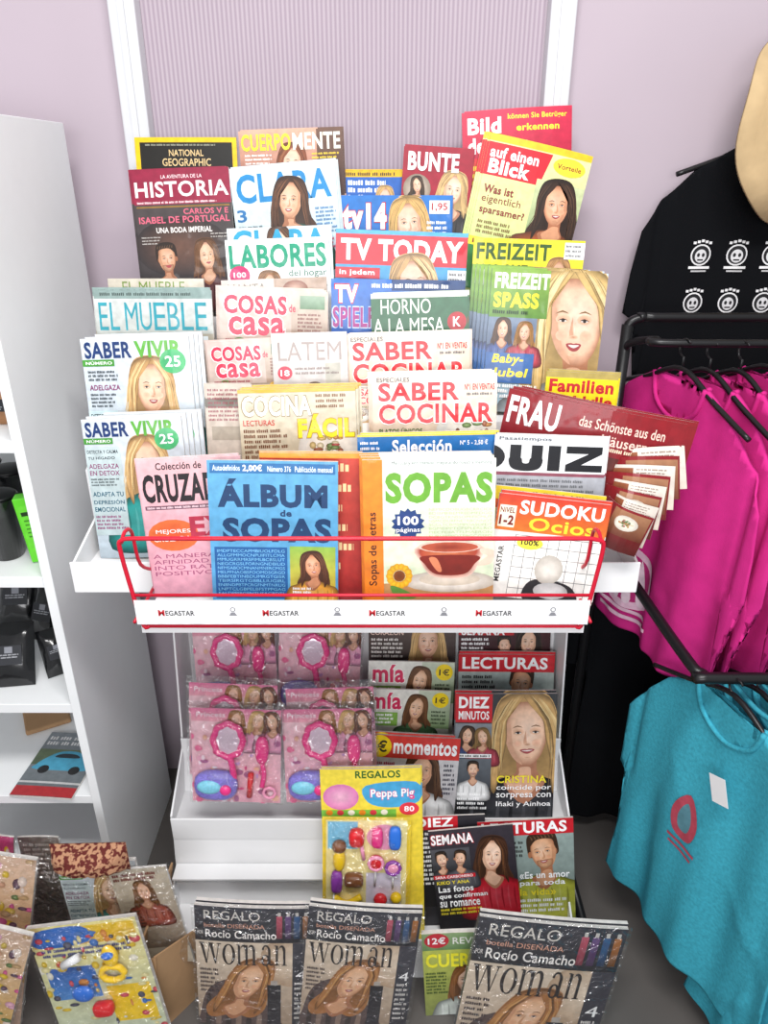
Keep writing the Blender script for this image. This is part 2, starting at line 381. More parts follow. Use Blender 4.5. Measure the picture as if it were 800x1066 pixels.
def mag(tl,tr,Y,tier,bg,draw,label,lean=10,t=.005,n=1,dx=.004,bx=None,H=None,Y2=None,gloss=False,name='magazine',cat='magazine',group='magazines on the display rack',A=None,B=None,spine=None,nx=6,bend=None):
    A=A or P(tl[0],tl[1],Y); B=B or P(tr[0],tr[1],Y2 or Y)
    W,r,up,nn=frameAB(A,B,H,lean)
    if H is None: H=(min(A.z,B.z)-TZ[tier])/up.z
    rd=random.Random(len(label)*7+int(tl[0]))
    if bx is None: bx=rd.uniform(-.002,.003)
    if not bx and bend is None: nx=1
    raw=(lambda a,b: bx*(1-(2*a-1)**2)) if bend is None else bend
    def bnd(x,y):
        a=min(1,max(0,x/W+.5)); b=y/H; i=min(nx-1,int(a*nx)); f=a*nx-i
        return raw(i/nx,b)*(1-f)+raw((i+1)/nx,b)*f
    F=Fl(W,H)
    if draw: draw(F)
    cme=F.mesh('cover',bnd,nx,0,bg)
    cme.materials.append(M_GLOSS if gloss else M_PRINT)
    me=bpy.data.meshes.new('pages'); bm=bmesh.new(); lay=bm.loops.layers.float_color.new('Col')
    pg=lin('#e0dcd6'); sp=lin(spine or bg)
    addbox(bm,lay,-W/2,W/2,0,H,-t,-.0004,None,cols=[sp,pg,pg,pg,pg,sp])
    cut(bm,W,H,nx,0)
    for v in bm.verts: v.co.z+=bnd(v.co.x,v.co.y)
    bm.to_mesh(me); bm.free(); me.materials.append(M_PRINT)
    C=(A+B)/2-up*H
    m4=Matrix(((r.x,up.x,nn.x,C.x),(r.y,up.y,nn.y,C.y),(r.z,up.z,nn.z,C.z),(0,0,0,1)))
    first=None
    gap=t+.0012+min(F.l*DZ,.003)
    for k in range(n):
        o=bpy.data.objects.new(name,me); COL.objects.link(o)
        off=-nn*gap*k; off.z=0
        o.matrix_world=Matrix.Translation(Vector((dx*k+rd.uniform(-.001,.001)*min(k,1),0,rd.uniform(0,.004)*min(k,1)))+off)@m4
        c=bpy.data.objects.new('cover',cme); COL.objects.link(c); c.parent=o
        meta(o,label,cat,group)
        first=first or o
    first_dims[first.name]=(W,H)
    return first
first_dims={}
T_=Matrix.Translation
# ================================================================ SETTING
def structure(name,me,m):
    o=obj(name,me,m=m); o['kind']='structure'; o['label']=name.replace('_',' '); return o
structure('wall_back',box_me(-2.2,2.2,1.65,1.75,0,3.0),M_WALL)
structure('floor',box_me(-2.2,2.2,-1.2,1.65,-.05,0),M_FLOOR)
def trimpost(x0,x1,name):
    bm=bmesh.new(); me=box_me(x0,x1,1.61,1.649,0,3.0,.003); bm.from_mesh(me)
    me2=box_me((x0+x1)/2-.006,(x0+x1)/2+.006,1.606,1.611,0,3.0); bm.from_mesh(me2)
    bm.to_mesh(me); bm.free(); structure(name,me,M_POST)
trimpost(-.505,-.455,'trim_1'); trimpost(.305,.353,'trim_2')
# ================================================================ SHELVING UNIT
cab=empty('shelving_unit',(-.9,1.35,0)); meta(cab,'white laminate open shelving unit against the lilac wall','shelf')
def cpart(nm,a): 
    me=box_me(*a,bev=.001,seg=1); me.transform(T_((.9,-1.35,0))); return part(nm,me,cab,M_LAM)
CT=1.675
cpart('side_panel',(-.618,-.60,1.16,1.56,0,CT)); cpart('side_panel',(-1.318,-1.30,1.16,1.56,0,CT))
cpart('back_panel',(-1.30,-.618,1.548,1.56,0,CT-.02)); cpart('top_panel',(-1.30,-.618,1.16,1.548,CT-.02,CT))
for z in (1.187,.926,.637,.394,.12): cpart('shelf',(-1.30,-.618,1.165,1.548,z-.022,z))
# ================================================================ DISPLAY RACK
rack=empty('magazine_rack',(0,1.3,0)); meta(rack,'white metal tiered magazine display rack with red wire front basket','display rack')
def rpart(nm,me,m=M_WHITE,smooth=False,label=None):
    me.transform(T_((0,-1.3,0))); return part(nm,me,rack,m,smooth,label=label)
XR=[(-.515,.42),(-.52,.42),(-.51,.415),(-.47,.385),(-.47,.37)]
steps=[(1.07,1.20,.975),(1.20,1.29,1.09),(1.29,1.39,1.18),(1.39,1.445,1.27),(1.445,1.57,1.34)]
for i,(a,b,z) in enumerate(steps):
    X0,X1=XR[i]
    rpart('shelf',box_me(X0,X1,a+.001,b,z-.012,z-.0005))
    if i: rpart('riser',box_me(X0,X1,a-.001,a+.001,steps[i-1][2],z+.0))
    for x in (X0,X1):
        vs0=[(a+.002,.955),(a+.002,z+.03),(b-.002,z+.06),(b-.002,.955)]
        vs=[(x-.002,p[0],p[1]) for p in vs0]+[(x+.002,p[0],p[1]) for p in vs0]
        me=bpy.data.meshes.new('side'); me.from_pydata(vs,[],[(0,1,2,3),(7,6,5,4),(0,4,5,1),(1,5,6,2),(2,6,7,3),(3,7,4,0)]); rpart('side_panel',me)
rpart('shelf_lip',box_me(-.517,.422,1.064,1.068,.955,1.012,.001,1))
rpart('back_panel',box_me(-.46,.36,1.575,1.58,0,1.50))
LX0,LX1=-.46,.40
lsteps=[(1.03,1.165,.10),(1.165,1.30,.30),(1.30,1.46,.40)]
for i,(a,b,z) in enumerate(lsteps):
    rpart('shelf',box_me(LX0,LX1,a,b,z-.012,z-.0005))
    rpart('shelf_lip',box_me(LX0,LX1,a-.004,a,z-.03,z+.03,.001,1))
    top=lsteps[i+1][2] if i<2 else .72
    y0=b-.03 if i<2 else b-.04
    vs=[(LX0,y0,z),(LX1,y0,z),(LX1,b-.002,top-.03),(LX0,b-.002,top-.03)]
    me=bpy.data.meshes.new('r'); me.from_pydata(vs+[(v[0],v[1]+.002,v[2]) for v in vs],[],[(0,1,2,3),(7,6,5,4),(0,4,5,1),(2,6,7,3),(1,5,6,2),(3,7,4,0)]); rpart('riser',me)
rpart('ledge',box_me(LX0+.003,-.09,1.128,1.132,.17,.176)); rpart('ledge',box_me(LX0+.003,-.09,1.11,1.15,.205,.209))
lp=[(1.026,0),(1.026,.13),(1.165,.20),(1.17,.33),(1.30,.40),(1.31,.43),(1.36,.72),(1.574,.74),(1.574,0)]
for x in (LX0,LX1):
    n=len(lp); vs=[(x-.002,p[0],p[1]) for p in lp]+[(x+.002,p[0],p[1]) for p in lp]
    fs=[tuple(range(n)),tuple(range(n,2*n))[::-1]]+[(i,i+n,(i+1)%n+n,(i+1)%n) for i in range(n)]
    me=bpy.data.meshes.new('side'); me.from_pydata(vs,[],fs); rpart('side_panel',me)
rpart('base_panel',box_me(LX0+.003,LX1-.003,1.032,1.036,0,.07))
rpart('divider',box_me(-.105,-.102,1.04,1.15,.10,.24))
BX0,BX1=-.375,.311; yb=.93
rpart('basket_floor',box_me(BX0+.01,BX1-.01,.935,1.063,.963,.9745))
zt=1.122; zb=.979
loop=smooth_path([(BX0+.025,yb,zb),(BX0+.014,yb,zb+.008),(BX0,yb,zt-.02),(BX0+.004,yb,zt),(BX0+.02,yb,zt+.003)],5)+[(BX1-.02,yb,zt+.003)]+smooth_path([(BX1-.004,yb,zt),(BX1,yb,zt-.02),(BX1-.014,yb,zb+.008),(BX1-.025,yb,zb)],5)+[(BX0+.025,yb,zb)]
rpart('basket_wire',tube_me([loop],.0034,8),M_RED,True,'red wire front frame')
rpart('basket_wire',tube_me([[(BX0+.008,yb,1.032),(BX1-.008,yb,1.032)]],.0025,8),M_RED,True,'red wire')
for x in (BX0+.003,BX1-.003):
    rpart('basket_wire',tube_me([smooth_path([(x,yb,zt-.004),(x,yb+.02,zt+.004),(x,yb+.045,zt-.01),(x,yb+.06,1.05),(x,1.062,1.0)],5)],.0028,8),M_RED,True,'red wire side')
    rpart('basket_wire',tube_me([[(x,yb,.985),(x,1.062,.985)]],.0028,8),M_RED,True,'red wire side')
SW=BX1-BX0-.018; SH=.042
F=Fl(SW,SH); u=1/SW
F.R(0,SH*u-.002,1,SH*u,'#d8d8dc')
for xc in (.10,.33,.565,.80):
    F.T('M',xc-.050,.025,xc-.036,.016,'#c41c28',.03)
    F.T('EGASTAR',xc-.034,.027,xc+.03,.013,'#2a2a2e',.02)
for xc in (.215,.445,.68,.92):
    F.E(xc,.024,.006,.006,'#77777d'); F.E(xc,.024,.004,.004,'#f4f4f4'); F.poly([(xc-.009,.04),(xc-.004,.031),(xc+.004,.031),(xc+.009,.04)],'#8a8a90')
me=F.mesh('price_strip',lambda x,y:0,1,0,'#f3f3f4'); me.transform(T_(((BX0+BX1)/2,yb-.006,.985))@Matrix.Rotation(math.radians(90),4,'X'))
rpart('price_strip',me,M_FLAT,label='white price strip with small shop logos')
# ================================================================ MAGAZINES - UPPER
def d(F):
    F.R(0,0,1,.045,'#f2c313');F.R(0,0,.045,1.5,'#f2c313');F.R(.955,0,1,1.5,'#f2c313')
    F.Ls(.1,.06,.9,1,.02,'#9b9b8b',.016);F.T('NATIONAL',.33,.11,.67,.06,'#e8c890',.01);F.T('GEOGRAPHIC',.26,.19,.74,.07,'#e8c890',.01)
    F.E(.5,.6,.4,.3,'#6a5136','#1c1712')
mag((140,143),(246,143),1.54,6,'#17140f',d,'black magazine with a yellow border frame',n=2,dx=-.003,bx=.001)
def d(F):
    F.T('LA AVENTURA DE LA',.3,.05,.72,.035,'#f3dfe2',.01); F.T('HISTORIA',.02,.11,.98,.15,'#fbf3f1',.02)
    F.R(0,.33,1,1.6,'#4a4242','#1e1c1f'); F.E(.45,.75,.5,.3,'#6a4a3c','#2f292a'); F.R(.02,.345,.98,.36,'#8e6a2e'); F.Ls(.03,.3,.97,1,.02,'#f3d8dc',.02)
    F.T('CARLOS V E',.5,.375,.96,.055,'#e0667f'); F.T('ISABEL DE PORTUGAL',.03,.445,.97,.065,'#e0667f')
    F.T('UNA BODA IMPERIAL',.2,.55,.78,.055,'#f3eeea')
    F.PT(.28,.86,.28,'#2a1c14','#14110f','#d9a987',long=False,smile=False); F.PT(.7,.84,.28,'#6b4427','#4c1f22','#e2b795',smile=False)
    F.Ls(.04,.64,.24,3,.03,'#c9c3bd'); F.Ls(.76,.62,.97,2,.03,'#c9c3bd')
mag((136,178),(238,174),1.49,6,'#93203f',d,'dark red history magazine with two period portraits',n=4,dx=-.004,bx=.001)
def d(F):
    F.R(0,0,1,.6,'#d8a890','#8a3f36'); F.R(.75,0,1,.6,'#6a4a3a','#3a1c18'); F.PT(.5,.3,.3,'#8a4a2b','#b04033'); F.T('CUERPO',.02,.03,.5,.15,'#e6e13a',.03); F.T('MENTE',.52,.03,.98,.15,'#f4f0e0',.03); F.Ls(.05,.21,.35,3,.035,'#f8f0ee',.018);F.Ls(.7,.21,.97,3,.035,'#f2d23a',.018)
mag((248,137),(356,133),1.54,6,'#c9a08d',d,'health magazine with yellow-green masthead over a portrait',n=2,dx=.003,bx=.001)
def d(F):
    F.R(0,0,1,1.5,'#dbe9ee','#a9c0c8'); F.T('CLARA',.05,.06,.95,.26,'#2388c6',.03); F.PT(.55,.32,.34,'#4a2e1f','#1f7f60','#e8b897',hl='#8a5a3a')
    F.T('3',.03,.37,.12,.11,'#2b6ea6'); F.Ls(.03,.52,.28,6,.035,'#3b4b55',.02); F.Ls(.78,.4,.98,7,.035,'#2b6ea6',.02); F.Ls(.78,.68,.97,3,.035,'#c03c66',.022)
mag((238,176),(348,166),1.495,6,'#dbe9ee',d,'pale blue magazine with a brown-haired woman in green',n=3,dx=.003,bx=.001)
def d(F):
    F.R(0,0,1,1.5,'#e3ecee'); F.PT(.5,.14,.24,'#5a3a26','#1f8f6a'); F.T('CLARA',.05,.02,.95,.22,'#2a9bc4',.03)
mag((236,238),(345,234),1.444,5,'#dfe9ec',d,'pale blue magazine mostly covered by the issue before it',bx=0)
def d(F):
    F.R(0,0,1,1.5,'#f1f4f2'); F.PT(.4,.44,.24,'#9a6a3c','#6f9e8c'); F.T('LABORES',.03,.05,.97,.22,'#1f9a77',.03); F.T('del hogar',.6,.29,.97,.08,'#2a6c58',.0)
    F.E(.12,.33,.1,.09,'#c9316e'); F.T('100',.06,.3,.18,.05,'#ffffff'); F.Ls(.7,.4,.97,3,.035,'#446655',.02)
mag((234,250),(342,246),1.43,5,'#f1f4f2',d,'white needlework magazine with green masthead',bx=0)
def d(F):
    F.R(0,0,1,1,'#dccfc8'); F.T('MANTA',.06,.04,.42,.08,'#8b8a80',.0); F.R(.5,.0,1,.3,'#b7a090'); F.E(.7,.1,.12,.08,'#d9b8a8','#8a5a4a')
mag((230,292),(340,288),1.38,4,'#dccfc8',d,'beige decoration magazine peeking out behind')
def casa(F):
    F.R(0,0,1,.62,'#dac6be','#c0aa9c'); F.R(.66,0,1,.5,'#d8cabc','#a08470'); F.T('COSAS',.04,.05,.62,.17,'#d22e50',.04,ol='#fdf6f6'); F.T('de',.64,.12,.7,.07,'#d22e50',.02); F.T('casa',.08,.24,.6,.17,'#d22e50',.03,ol='#fdf6f6')
    F.R(.74,.04,.97,.16,'#9ab09a','#6a8a6a'); F.Ls(.72,.2,.97,6,.035,'#7a4038',.02); F.R(.0,.48,1,.9,'#a89684','#6f5a4a'); F.B([(.08,.62),(.12,.54),(.4,.53),(.48,.6),(.48,.75),(.08,.75)],'#efe8dc'); F.R(.6,.5,.9,.75,'#6f8a80'); F.E(.75,.52,.06,.05,'#e8b84a'); F.R(.15,.48,.2,.56,'#5a7a4a'); F.E(.18,.48,.07,.05,'#5a8a4a')
    F.Ls(.05,.44,.6,1,.04,'#9c3345',.025)
mag((228,300),(342,304),1.35,4,'#e0cfc6',casa,'home decoration magazine with pink-red rounded masthead on beige',n=3,dx=-.004)
mag((215,357),(305,353),1.28,3,'#e0cfc6',casa,'home decoration magazine leaning beside a pale one',n=4,dx=-.003)
def d(F):
    F.R(0,0,1,1,'#dfdad8','#b8b0aa'); F.T('LATEM',.08,.12,.92,.24,'#a89a94',.0); F.E(.16,.52,.1,.09,'#c8324a'); F.T('18',.1,.48,.22,.08,'#ffffff')
    F.R(.7,.4,.9,1,'#b9b5a8'); F.PT(.55,.8,.25,'#7a5b3c','#d9d2c8'); F.Ls(.3,.45,.9,2,.06,'#8a7a74',.03)
mag((282,347),(361,345),1.27,3,'#e9e3e0',d,'pale grey interior design magazine')
def d(F):
    F.R(0,0,1,.8,'#dcd2ba','#b8a888'); F.food(.76,.52,.27,3); F.T('COCINA',.03,.06,.62,.17,'#fdfcf6',.03,ol='#8a7a4c'); F.T('FÁCIL',.5,.22,.98,.2,'#f6e41e',.04,ol='#b9901c')
    F.T('LECTURAS',.03,.26,.3,.05,'#c23a2a'); F.Ls(.03,.34,.42,6,.045,'#6b3a18',.028); F.R(0,0,1,.03,'#d9b03c'); F.Ls(.66,.05,.96,3,.045,'#7a4a1a',.025)
    F.R(.02,.66,.98,.72,'#a3262c')
mag((247,406),(370,403),1.19,2,'#d8cdb0',d,'cream cookery magazine with yellow title and food plate',n=4,dx=.003)
def d(F):
    F.R(0,0,1,2,'#c9bcae'); F.R(0,.3,1,.5,'#6f6a5e'); F.Ls(.05,.1,.9,8,.09,'#8a3340',.05); F.R(.1,.9,.9,1.2,'#a89d8d')
mag((213,400),(262,400),1.205,2,'#d5c9bf',d,'decoration magazine partly covered by a cookery magazine',n=2,dx=-.003)
def d(F):
    F.R(0,0,1,.2,'#cdc6b6'); F.T('EL MUEBLE',.15,.03,.8,.12,'#6f8a3a',.0)
mag((112,290),(212,290),1.38,4,'#cfc6b4',d,'beige furniture magazine peeking out behind')
def d(F):
    F.R(0,0,1,.6,'#d4d8d6','#a6aaa2'); F.R(.0,.0,1,.07,'#8aa09c'); F.Ls(.05,.02,.9,1,.03,'#40504c',.025)
    F.R(.0,.36,1,.7,'#a9a292','#8a7f6c'); F.B([(.1,.5),(.14,.42),(.45,.41),(.5,.5),(.5,.6),(.1,.6)],'#e9e6da'); F.R(.6,.36,.64,.6,'#5a4a3a'); F.E(.62,.4,.09,.05,'#6f8a5a'); F.R(.75,.38,.95,.5,'#d8e0e4')
    F.T('EL',.03,.1,.2,.23,'#2b98a8',.0)
    for i,ch in enumerate('MUEBLE'): F.T(ch,.26+i*.118+(.0 if i else -.01),.1,.26+i*.118+.1,.23,'#2b98a8',.0)
mag((97,302),(220,302),1.345,4,'#dcdcd6',d,'pale grey furniture magazine with teal masthead',n=3,dx=-.003)
def sv(F):
    F.R(0,0,1,1.5,'#dbe3ea','#aebcc6'); F.PT(.62,.46,.47,'#c59a63','#1f8e88','#efc6a6',hl='#ecd49c'); F.T('SABER',.03,.03,.47,.15,'#1c3a72',.03); F.T('VIVIR',.5,.03,.93,.15,'#5fae3c',.04)
    F.R(.0,.19,.30,.25,'#4a9a3a'); F.T('NÚMERO',.03,.2,.28,.035,'#ffffff')
    F.E(.84,.22,.12,.11,'#2fa06a','#47b46d'); F.T('25',.77,.17,.91,.1,'#ffffff')
    F.Ls(.04,.29,.33,3,.035,'#25323a',.022); F.T('ADELGAZA',.04,.42,.33,.05,'#8a3a6c'); F.Ls(.04,.5,.3,4,.035,'#25323a',.02)
    F.R(0,.66,.28,.9,'#cfe6ea'); F.T('DETECTA TU',.02,.69,.26,.04,'#1c2f3a'); F.T('HÍGADO LENTO',.02,.76,.26,.045,'#1c2f3a'); F.Ls(.02,.93,.3,4,.045,'#3a6a7a',.025)
sv_lab='health magazine with smiling blond woman in teal'
mag((83,353),(196,350),1.27,3,'#e6e9e8',sv,sv_lab+', upper issue',n=4,dx=.006,bx=.004)
def sv2(F):
    sv(F)
    F.R(.0,.28,.36,1.2,'#c8d8da','#b2c2c4'); F.T('DETECTA Y CALMA',.02,.31,.34,.035,'#1c2f3a'); F.T('TU HÍGADO',.02,.37,.3,.035,'#1c2f3a'); F.T('ADELGAZA',.02,.45,.33,.05,'#8a3a6c');F.T('EN DETOX',.02,.52,.33,.05,'#8a3a6c'); F.Ls(.02,.6,.33,3,.03,'#25323a',.018)
    F.T('ADAPTA TU',.02,.74,.34,.05,'#1f5a70');F.T('DEPRESIÓN',.02,.82,.34,.05,'#1f5a70');F.T('EMOCIONAL',.02,.9,.34,.05,'#1f5a70'); F.Ls(.02,.99,.36,4,.04,'#8a3a6c',.025)
mag((84,437),(188,433),1.19,2,'#e6e9e8',sv2,sv_lab+', lower issue',n=5,dx=.007,bx=.004)
def d(F):
    F.R(0,0,1,.09,'#e6b400'); F.R(0,.09,1,1,'#1f5fb4'); F.Ls(.05,.02,.95,1,.09,'#3a2a10',.05); F.Ls(.1,.14,.9,3,.11,'#ffffff',.07); F.PT(.7,.4,.3,'#d9b070','#c03030')
mag((356,178),(420,178),1.54,6,'#1f5fb4',d,'blue and yellow television magazine',n=2)
def d(F):
    F.PT(.74,.54,.42,'#d9b57c','#1d1a1d','#f0c8ad'); F.E(.22,.55,.2,.2,'#d8c8b8','#8a7a6a'); F.PT(.22,.5,.2,'#3a2a20','#c8c0b8'); F.T('BUNTE',.07,.06,.8,.25,'#ffffff',.04); F.Ls(.05,.82,.45,3,.06,'#f5d23a',.035)
mag((421,152),(494,157),1.53,6,'#9c1630',d,'crimson celebrity magazine with a blond woman',n=2,dx=.003)
def d(F):
    F.R(0,0,1,.9,'#2a76c4','#1b4e98'); F.PT(.62,.22,.36,'#d8ad68','#c33a5a','#f2caae'); F.T('tv14',.03,.05,.42,.22,'#ffffff',.05,ol='#c2252f'); 
    F.R(.8,.03,.98,.14,'#f0f0f0'); F.T('1,95',.82,.05,.96,.07,'#b02028'); F.R(0,.31,.4,.38,'#e8c21a'); F.Ls(.04,.33,.4,1,.04,'#2a2a50',.03); F.Ls(.78,.2,.98,4,.045,'#ffffff',.025)
mag((353,205),(471,205),1.50,6,'#2a76c4',d,'blue television guide with blond woman',n=2,dx=.003,bx=.001)
def d(F):
    F.R(0,0,1,1,'#4aa8d8','#1c66a8'); F.R(0,.03,1,.25,'#c71f33'); F.T('TV TODAY',.04,.06,.97,.16,'#ffffff',.04); F.PT(.6,.38,.36,'#caa06a','#17406c','#f2cdb2',hl='#f0d8a4')
    F.R(0,.27,.34,.35,'#c71f33'); F.T('in jedem',.03,.285,.3,.05,'#ffffff'); F.R(.86,.27,1,.45,'#e9e9e9');F.Ls(.87,.29,.99,4,.04,'#444444',.02); F.T('EXTRA GROSS',.03,.38,.38,.055,'#ffffff')
mag((350,238),(488,243),1.43,5,'#3aa0d4',d,'red and blue television guide with a woman portrait',bx=0,lean=7)
def d(F):
    F.R(0,0,1,1,'#3c74c4','#28408c'); F.R(.45,0,1,.08,'#123b70'); F.T('TV',.03,.04,.2,.13,'#ffffff',.05,ol='#d0283a'); F.T('SPIELFILM',.01,.2,.5,.15,'#a02a80',.03,ol='#c8d8f0'); F.PT(.7,.2,.18,'#c79a5c','#304a70'); F.Ls(.3,.03,.95,1,.04,'#ffffff',.03)
mag((345,290),(485,292),1.375,4,'#3c74c4',d,'blue television guide with purple masthead',bx=0)
def d(F):
    F.R(0,0,1,.7,'#3c6b4d','#2f5a40'); F.R(0,0,1,.05,'#d8dfd0'); F.T('HORNO',.1,.06,.62,.15,'#eef2ea',.0); F.T('A LA MESA',.02,.25,.76,.16,'#eef2ea',.0)
    F.E(.89,.3,.1,.1,'#b02a34'); F.T('K',.85,.25,.93,.1,'#ffffff'); F.R(0,.44,1,.48,'#9c2030'); F.food(.5,.7,.3,5)
mag((386,306),(487,303),1.35,4,'#3c6b4d',d,'dark green recipe magazine',n=2,dx=.003)
def sco(F):
    F.R(0,0,1,.8,'#efe0d2','#c8a06c'); F.food(.8,.5,.3,9); F.food(.08,.62,.2,4); F.T('ESPECIALES',.04,.02,.3,.035,'#555555',.01); F.T('SABER',.05,.06,.7,.15,'#d8232e',.03,ol='#f8f2ec'); F.T('COCINAR',.05,.23,.97,.16,'#d8232e',.03,ol='#f8f2ec')
    F.T('Nº1 EN VENTAS',.74,.08,.98,.05,'#c9362f'); F.Ls(.76,.15,.97,1,.05,'#555555',.02)
    F.T('PLATOS ÚNICOS',.05,.42,.4,.05,'#4a6b2a'); F.Ls(.05,.49,.38,4,.04,'#664433',.024)
mag((360,349),(489,345),1.28,3,'#f1e6dc',sco,'white cookery magazine with red masthead, rear issue',n=3,dx=.003)
mag((372,402),(420,402),1.21,2,'#f1e6dc',sco,'cookery magazine peeking out on the side',n=1)
mag((387,391),(518,388),1.19,2,'#f1e6dc',sco,'white cookery magazine with red masthead, front issue',n=3,dx=-.004)
def d(F):
    F.R(0,0,1,.8,'#1f6fb4'); F.R(0,0,1,.015,'#e8d23a'); F.T('Selección',.25,.04,.68,.1,'#ffffff',.03); F.T('Nº 5 - 2,50 €',.74,.05,.94,.04,'#ffffff'); F.Ls(.02,.05,.18,2,.04,'#ffffff',.02)
    F.R(0,.16,1,.19,'#e8d23a')
mag((372,453),(517,450),1.11,2,'#1f6fb4',d,'blue crossword collection magazine',n=2,bx=.001)
def d(F):
    F.R(0,0,1,.5,'#d1284c','#b01c3c'); F.T('Bild',.05,.05,.36,.14,'#ffffff',.04); F.T('der Frau',.05,.22,.6,.14,'#ffffff',.04); F.T('können Sie Betrüger',.42,.03,.97,.06,'#f6e23a',.02); F.T('erkennen',.5,.12,.9,.06,'#f6e23a',.03); F.R(.0,.44,1,1,'#b8203c')
mag((481,118),(594,111),1.56,6,'#d1284c',d,'pink-red weekly magazine at the top',n=3,dx=.003,bx=.005)
def d(F):
    F.R(0,0,1,1.5,'#d23040','#e5d33c'); F.Ls(.02,.1,.9,9,.1,'#f5e04a',.06); F.PT(.5,.7,.4,'#a8743c','#3a5a8a')
mag((489,165),(560,168),1.54,6,'#cc2a48',d,'red weekly magazine tucked behind a larger one',n=2,dx=-.003)
def d(F):
    F.R(0,0,1,1.5,'#e9eaa8','#b9cf7a'); F.R(0,0,1,.06,'#e0c52a'); F.poly([(0,.07),(.62,.07),(.55,.36),(0,.36)],'#d62030')
    F.T('auf einen',.03,.1,.5,.1,'#ffffff',.03); F.T('Blick',.04,.21,.44,.13,'#ffffff',.04)
    F.R(.52,.3,1,.92,'#c8d0a0','#8aa070'); F.PT(.76,.5,.38,'#38241a','#a4552f','#e2ab86')
    F.T('Was ist',.04,.44,.33,.075,'#8a2a2a',.03); F.T('eigentlich',.04,.53,.42,.085,'#8a2a2a',.0); F.T('sparsamer?',.04,.63,.48,.085,'#8a2a2a',.02)
    F.E(.8,.15,.16,.08,'#f6e23a'); F.T('Vorteile',.68,.13,.92,.045,'#8a2a2a'); F.R(0,.92,1,1.0,'#f2e23c'); F.Ls(.04,.94,.96,1,.05,'#8a2a2a',.04); F.R(0,1.0,1,1.4,'#3d8a4a'); F.Ls(.05,.76,.45,3,.045,'#7a5a2a',.028)
mag((512,138),(618,163),1.51,6,'#e9eaa8',d,'yellow-green weekly magazine with a dark-haired woman, tilted',n=4,dx=-.003,bx=.004)
def frz(F):
    F.R(0,0,1,.6,'#f0e234'); F.PT(.78,.3,.25,'#b98a5a','#557a9a'); F.T('FREIZEIT',.03,.04,.7,.14,'#3a5a2a',.03); F.T('WOCHE',.03,.22,.5,.14,'#3a5a2a',.04); F.R(.82,.02,1,.16,'#ffffff'); F.Ls(.83,.04,.99,3,.04,'#333333',.02)
mag((494,247),(610,251),1.43,5,'#f0e234',frz,'yellow leisure weekly peeking out',bx=0,lean=7)
def frs(F):
    F.R(0,0,1,1.5,'#c9dbe2','#8aacbe'); F.PT(.76,.42,.78,'#d9b778','#c9d6dc','#f4ceb2',hl='#f3e2b4',lean=.1)
    F.R(0,0,.5,.4,'#8ab04f','#5f8a3c'); F.T('FREIZEIT',.03,.03,.5,.13,'#fbfbf2',.04); F.T('SPASS',.03,.19,.42,.13,'#f6e23a',.04)
    F.R(0,.4,.42,.7,'#7a8aa0','#4a5a78'); F.PT(.13,.5,.16,'#4a3020','#3a4f8a'); F.PT(.32,.52,.15,'#a87840','#b03a4a'); F.Ls(.03,.34,.4,1,.04,'#1a3a1a',.03)
    F.R(.0,.7,.42,.96,'#3a68a8'); F.T('Baby-',.05,.71,.32,.1,'#f6e23a',.03,slant=.2); F.T('Jubel',.05,.83,.36,.1,'#f6e23a',.03,slant=.2); F.Ls(.03,.97,.6,3,.045,'#ffffff',.03)
mag((513,279),(634,285),1.37,4,'#c9dbe2',frs,'leisure weekly with large blond woman portrait',n=6,dx=-.006,bx=.005)
def d(F):
    F.R(0,0,1,.2,'#b7a35a'); F.R(0,.08,1,1,'#f6e320'); F.T('Familien',.05,.1,.95,.18,'#c8202c',.04); F.T('Idylle',.4,.32,.95,.18,'#c8202c',.04); F.R(0,.68,1,1.3,'#a87a5a'); F.PT(.5,1.1,.4,'#caa060','#3a6a8a')
mag((570,386),(645,390),1.27,3,'#f6e320',d,'yellow family weekly under the leisure weekly',n=3)
# fanned women magazine drooping over the edge
def d(F):
    F.R(0,0,1,.9,'#8f1822','#6a1018'); F.T('FRAU',.02,.03,.31,.16,'#ffffff',.03); F.T('das Schönste aus den',.42,.06,.9,.06,'#f3d7c8',.01); F.T('Häusern',.56,.14,.82,.06,'#f3d7c8',.01)
    F.R(0,.26,1,.9,'#5d201c','#7a4a34'); F.Ls(.36,.21,.95,1,.04,'#f0dcc0',.02)
droop=lambda a,b: .014*math.sin(math.pi*min(1,a*1.05))-.04*max(0,a-.6)**1.3
curl=lambda a,b: .018*math.sin(math.pi*a)-.05*max(0,a-.5)**1.4
mag((531,404),(718,443),1.19,2,'#8f1822',d,'dark red women magazine fanning open over the edge',Y2=1.12,H=.10,nx=12,lean=10,n=5,dx=.005,t=.0016,bend=droop)
def dp(k):
    def f(F):
        if k%2: F.R(0,0,1,1,'#e6ddd2','#c8b8a8'); F.Ls(.5,.06,.95,8,.05,'#6a4a3a',.022); F.R(.05,.05,.45,.4,'#9a5a3a','#5a2a1c')
        else: F.R(0,0,1,1,'#8a1c24','#4a1814'); F.R(.35,.05,.98,.6,'#a87858','#6a3424'); F.food(.66,.3,.2,6+k)
    return f
for k in range(8):
    a=(634-1.5*k+ (4 if k%2 else 0),516-6.5*k); b=(676+5.2*k,540-11*k)
    mag(a,b,1.088+.010*k,2,'#d8ccc0' if k%2 else '#7a1a22',dp(k),'thin curling magazine page fanned out over the rack edge',Y2=1.03+.012*k,H=.07,nx=10,lean=24,t=.0009,bend=curl,name='magazine_page',cat='magazine page',group='curling pages of the red magazine')
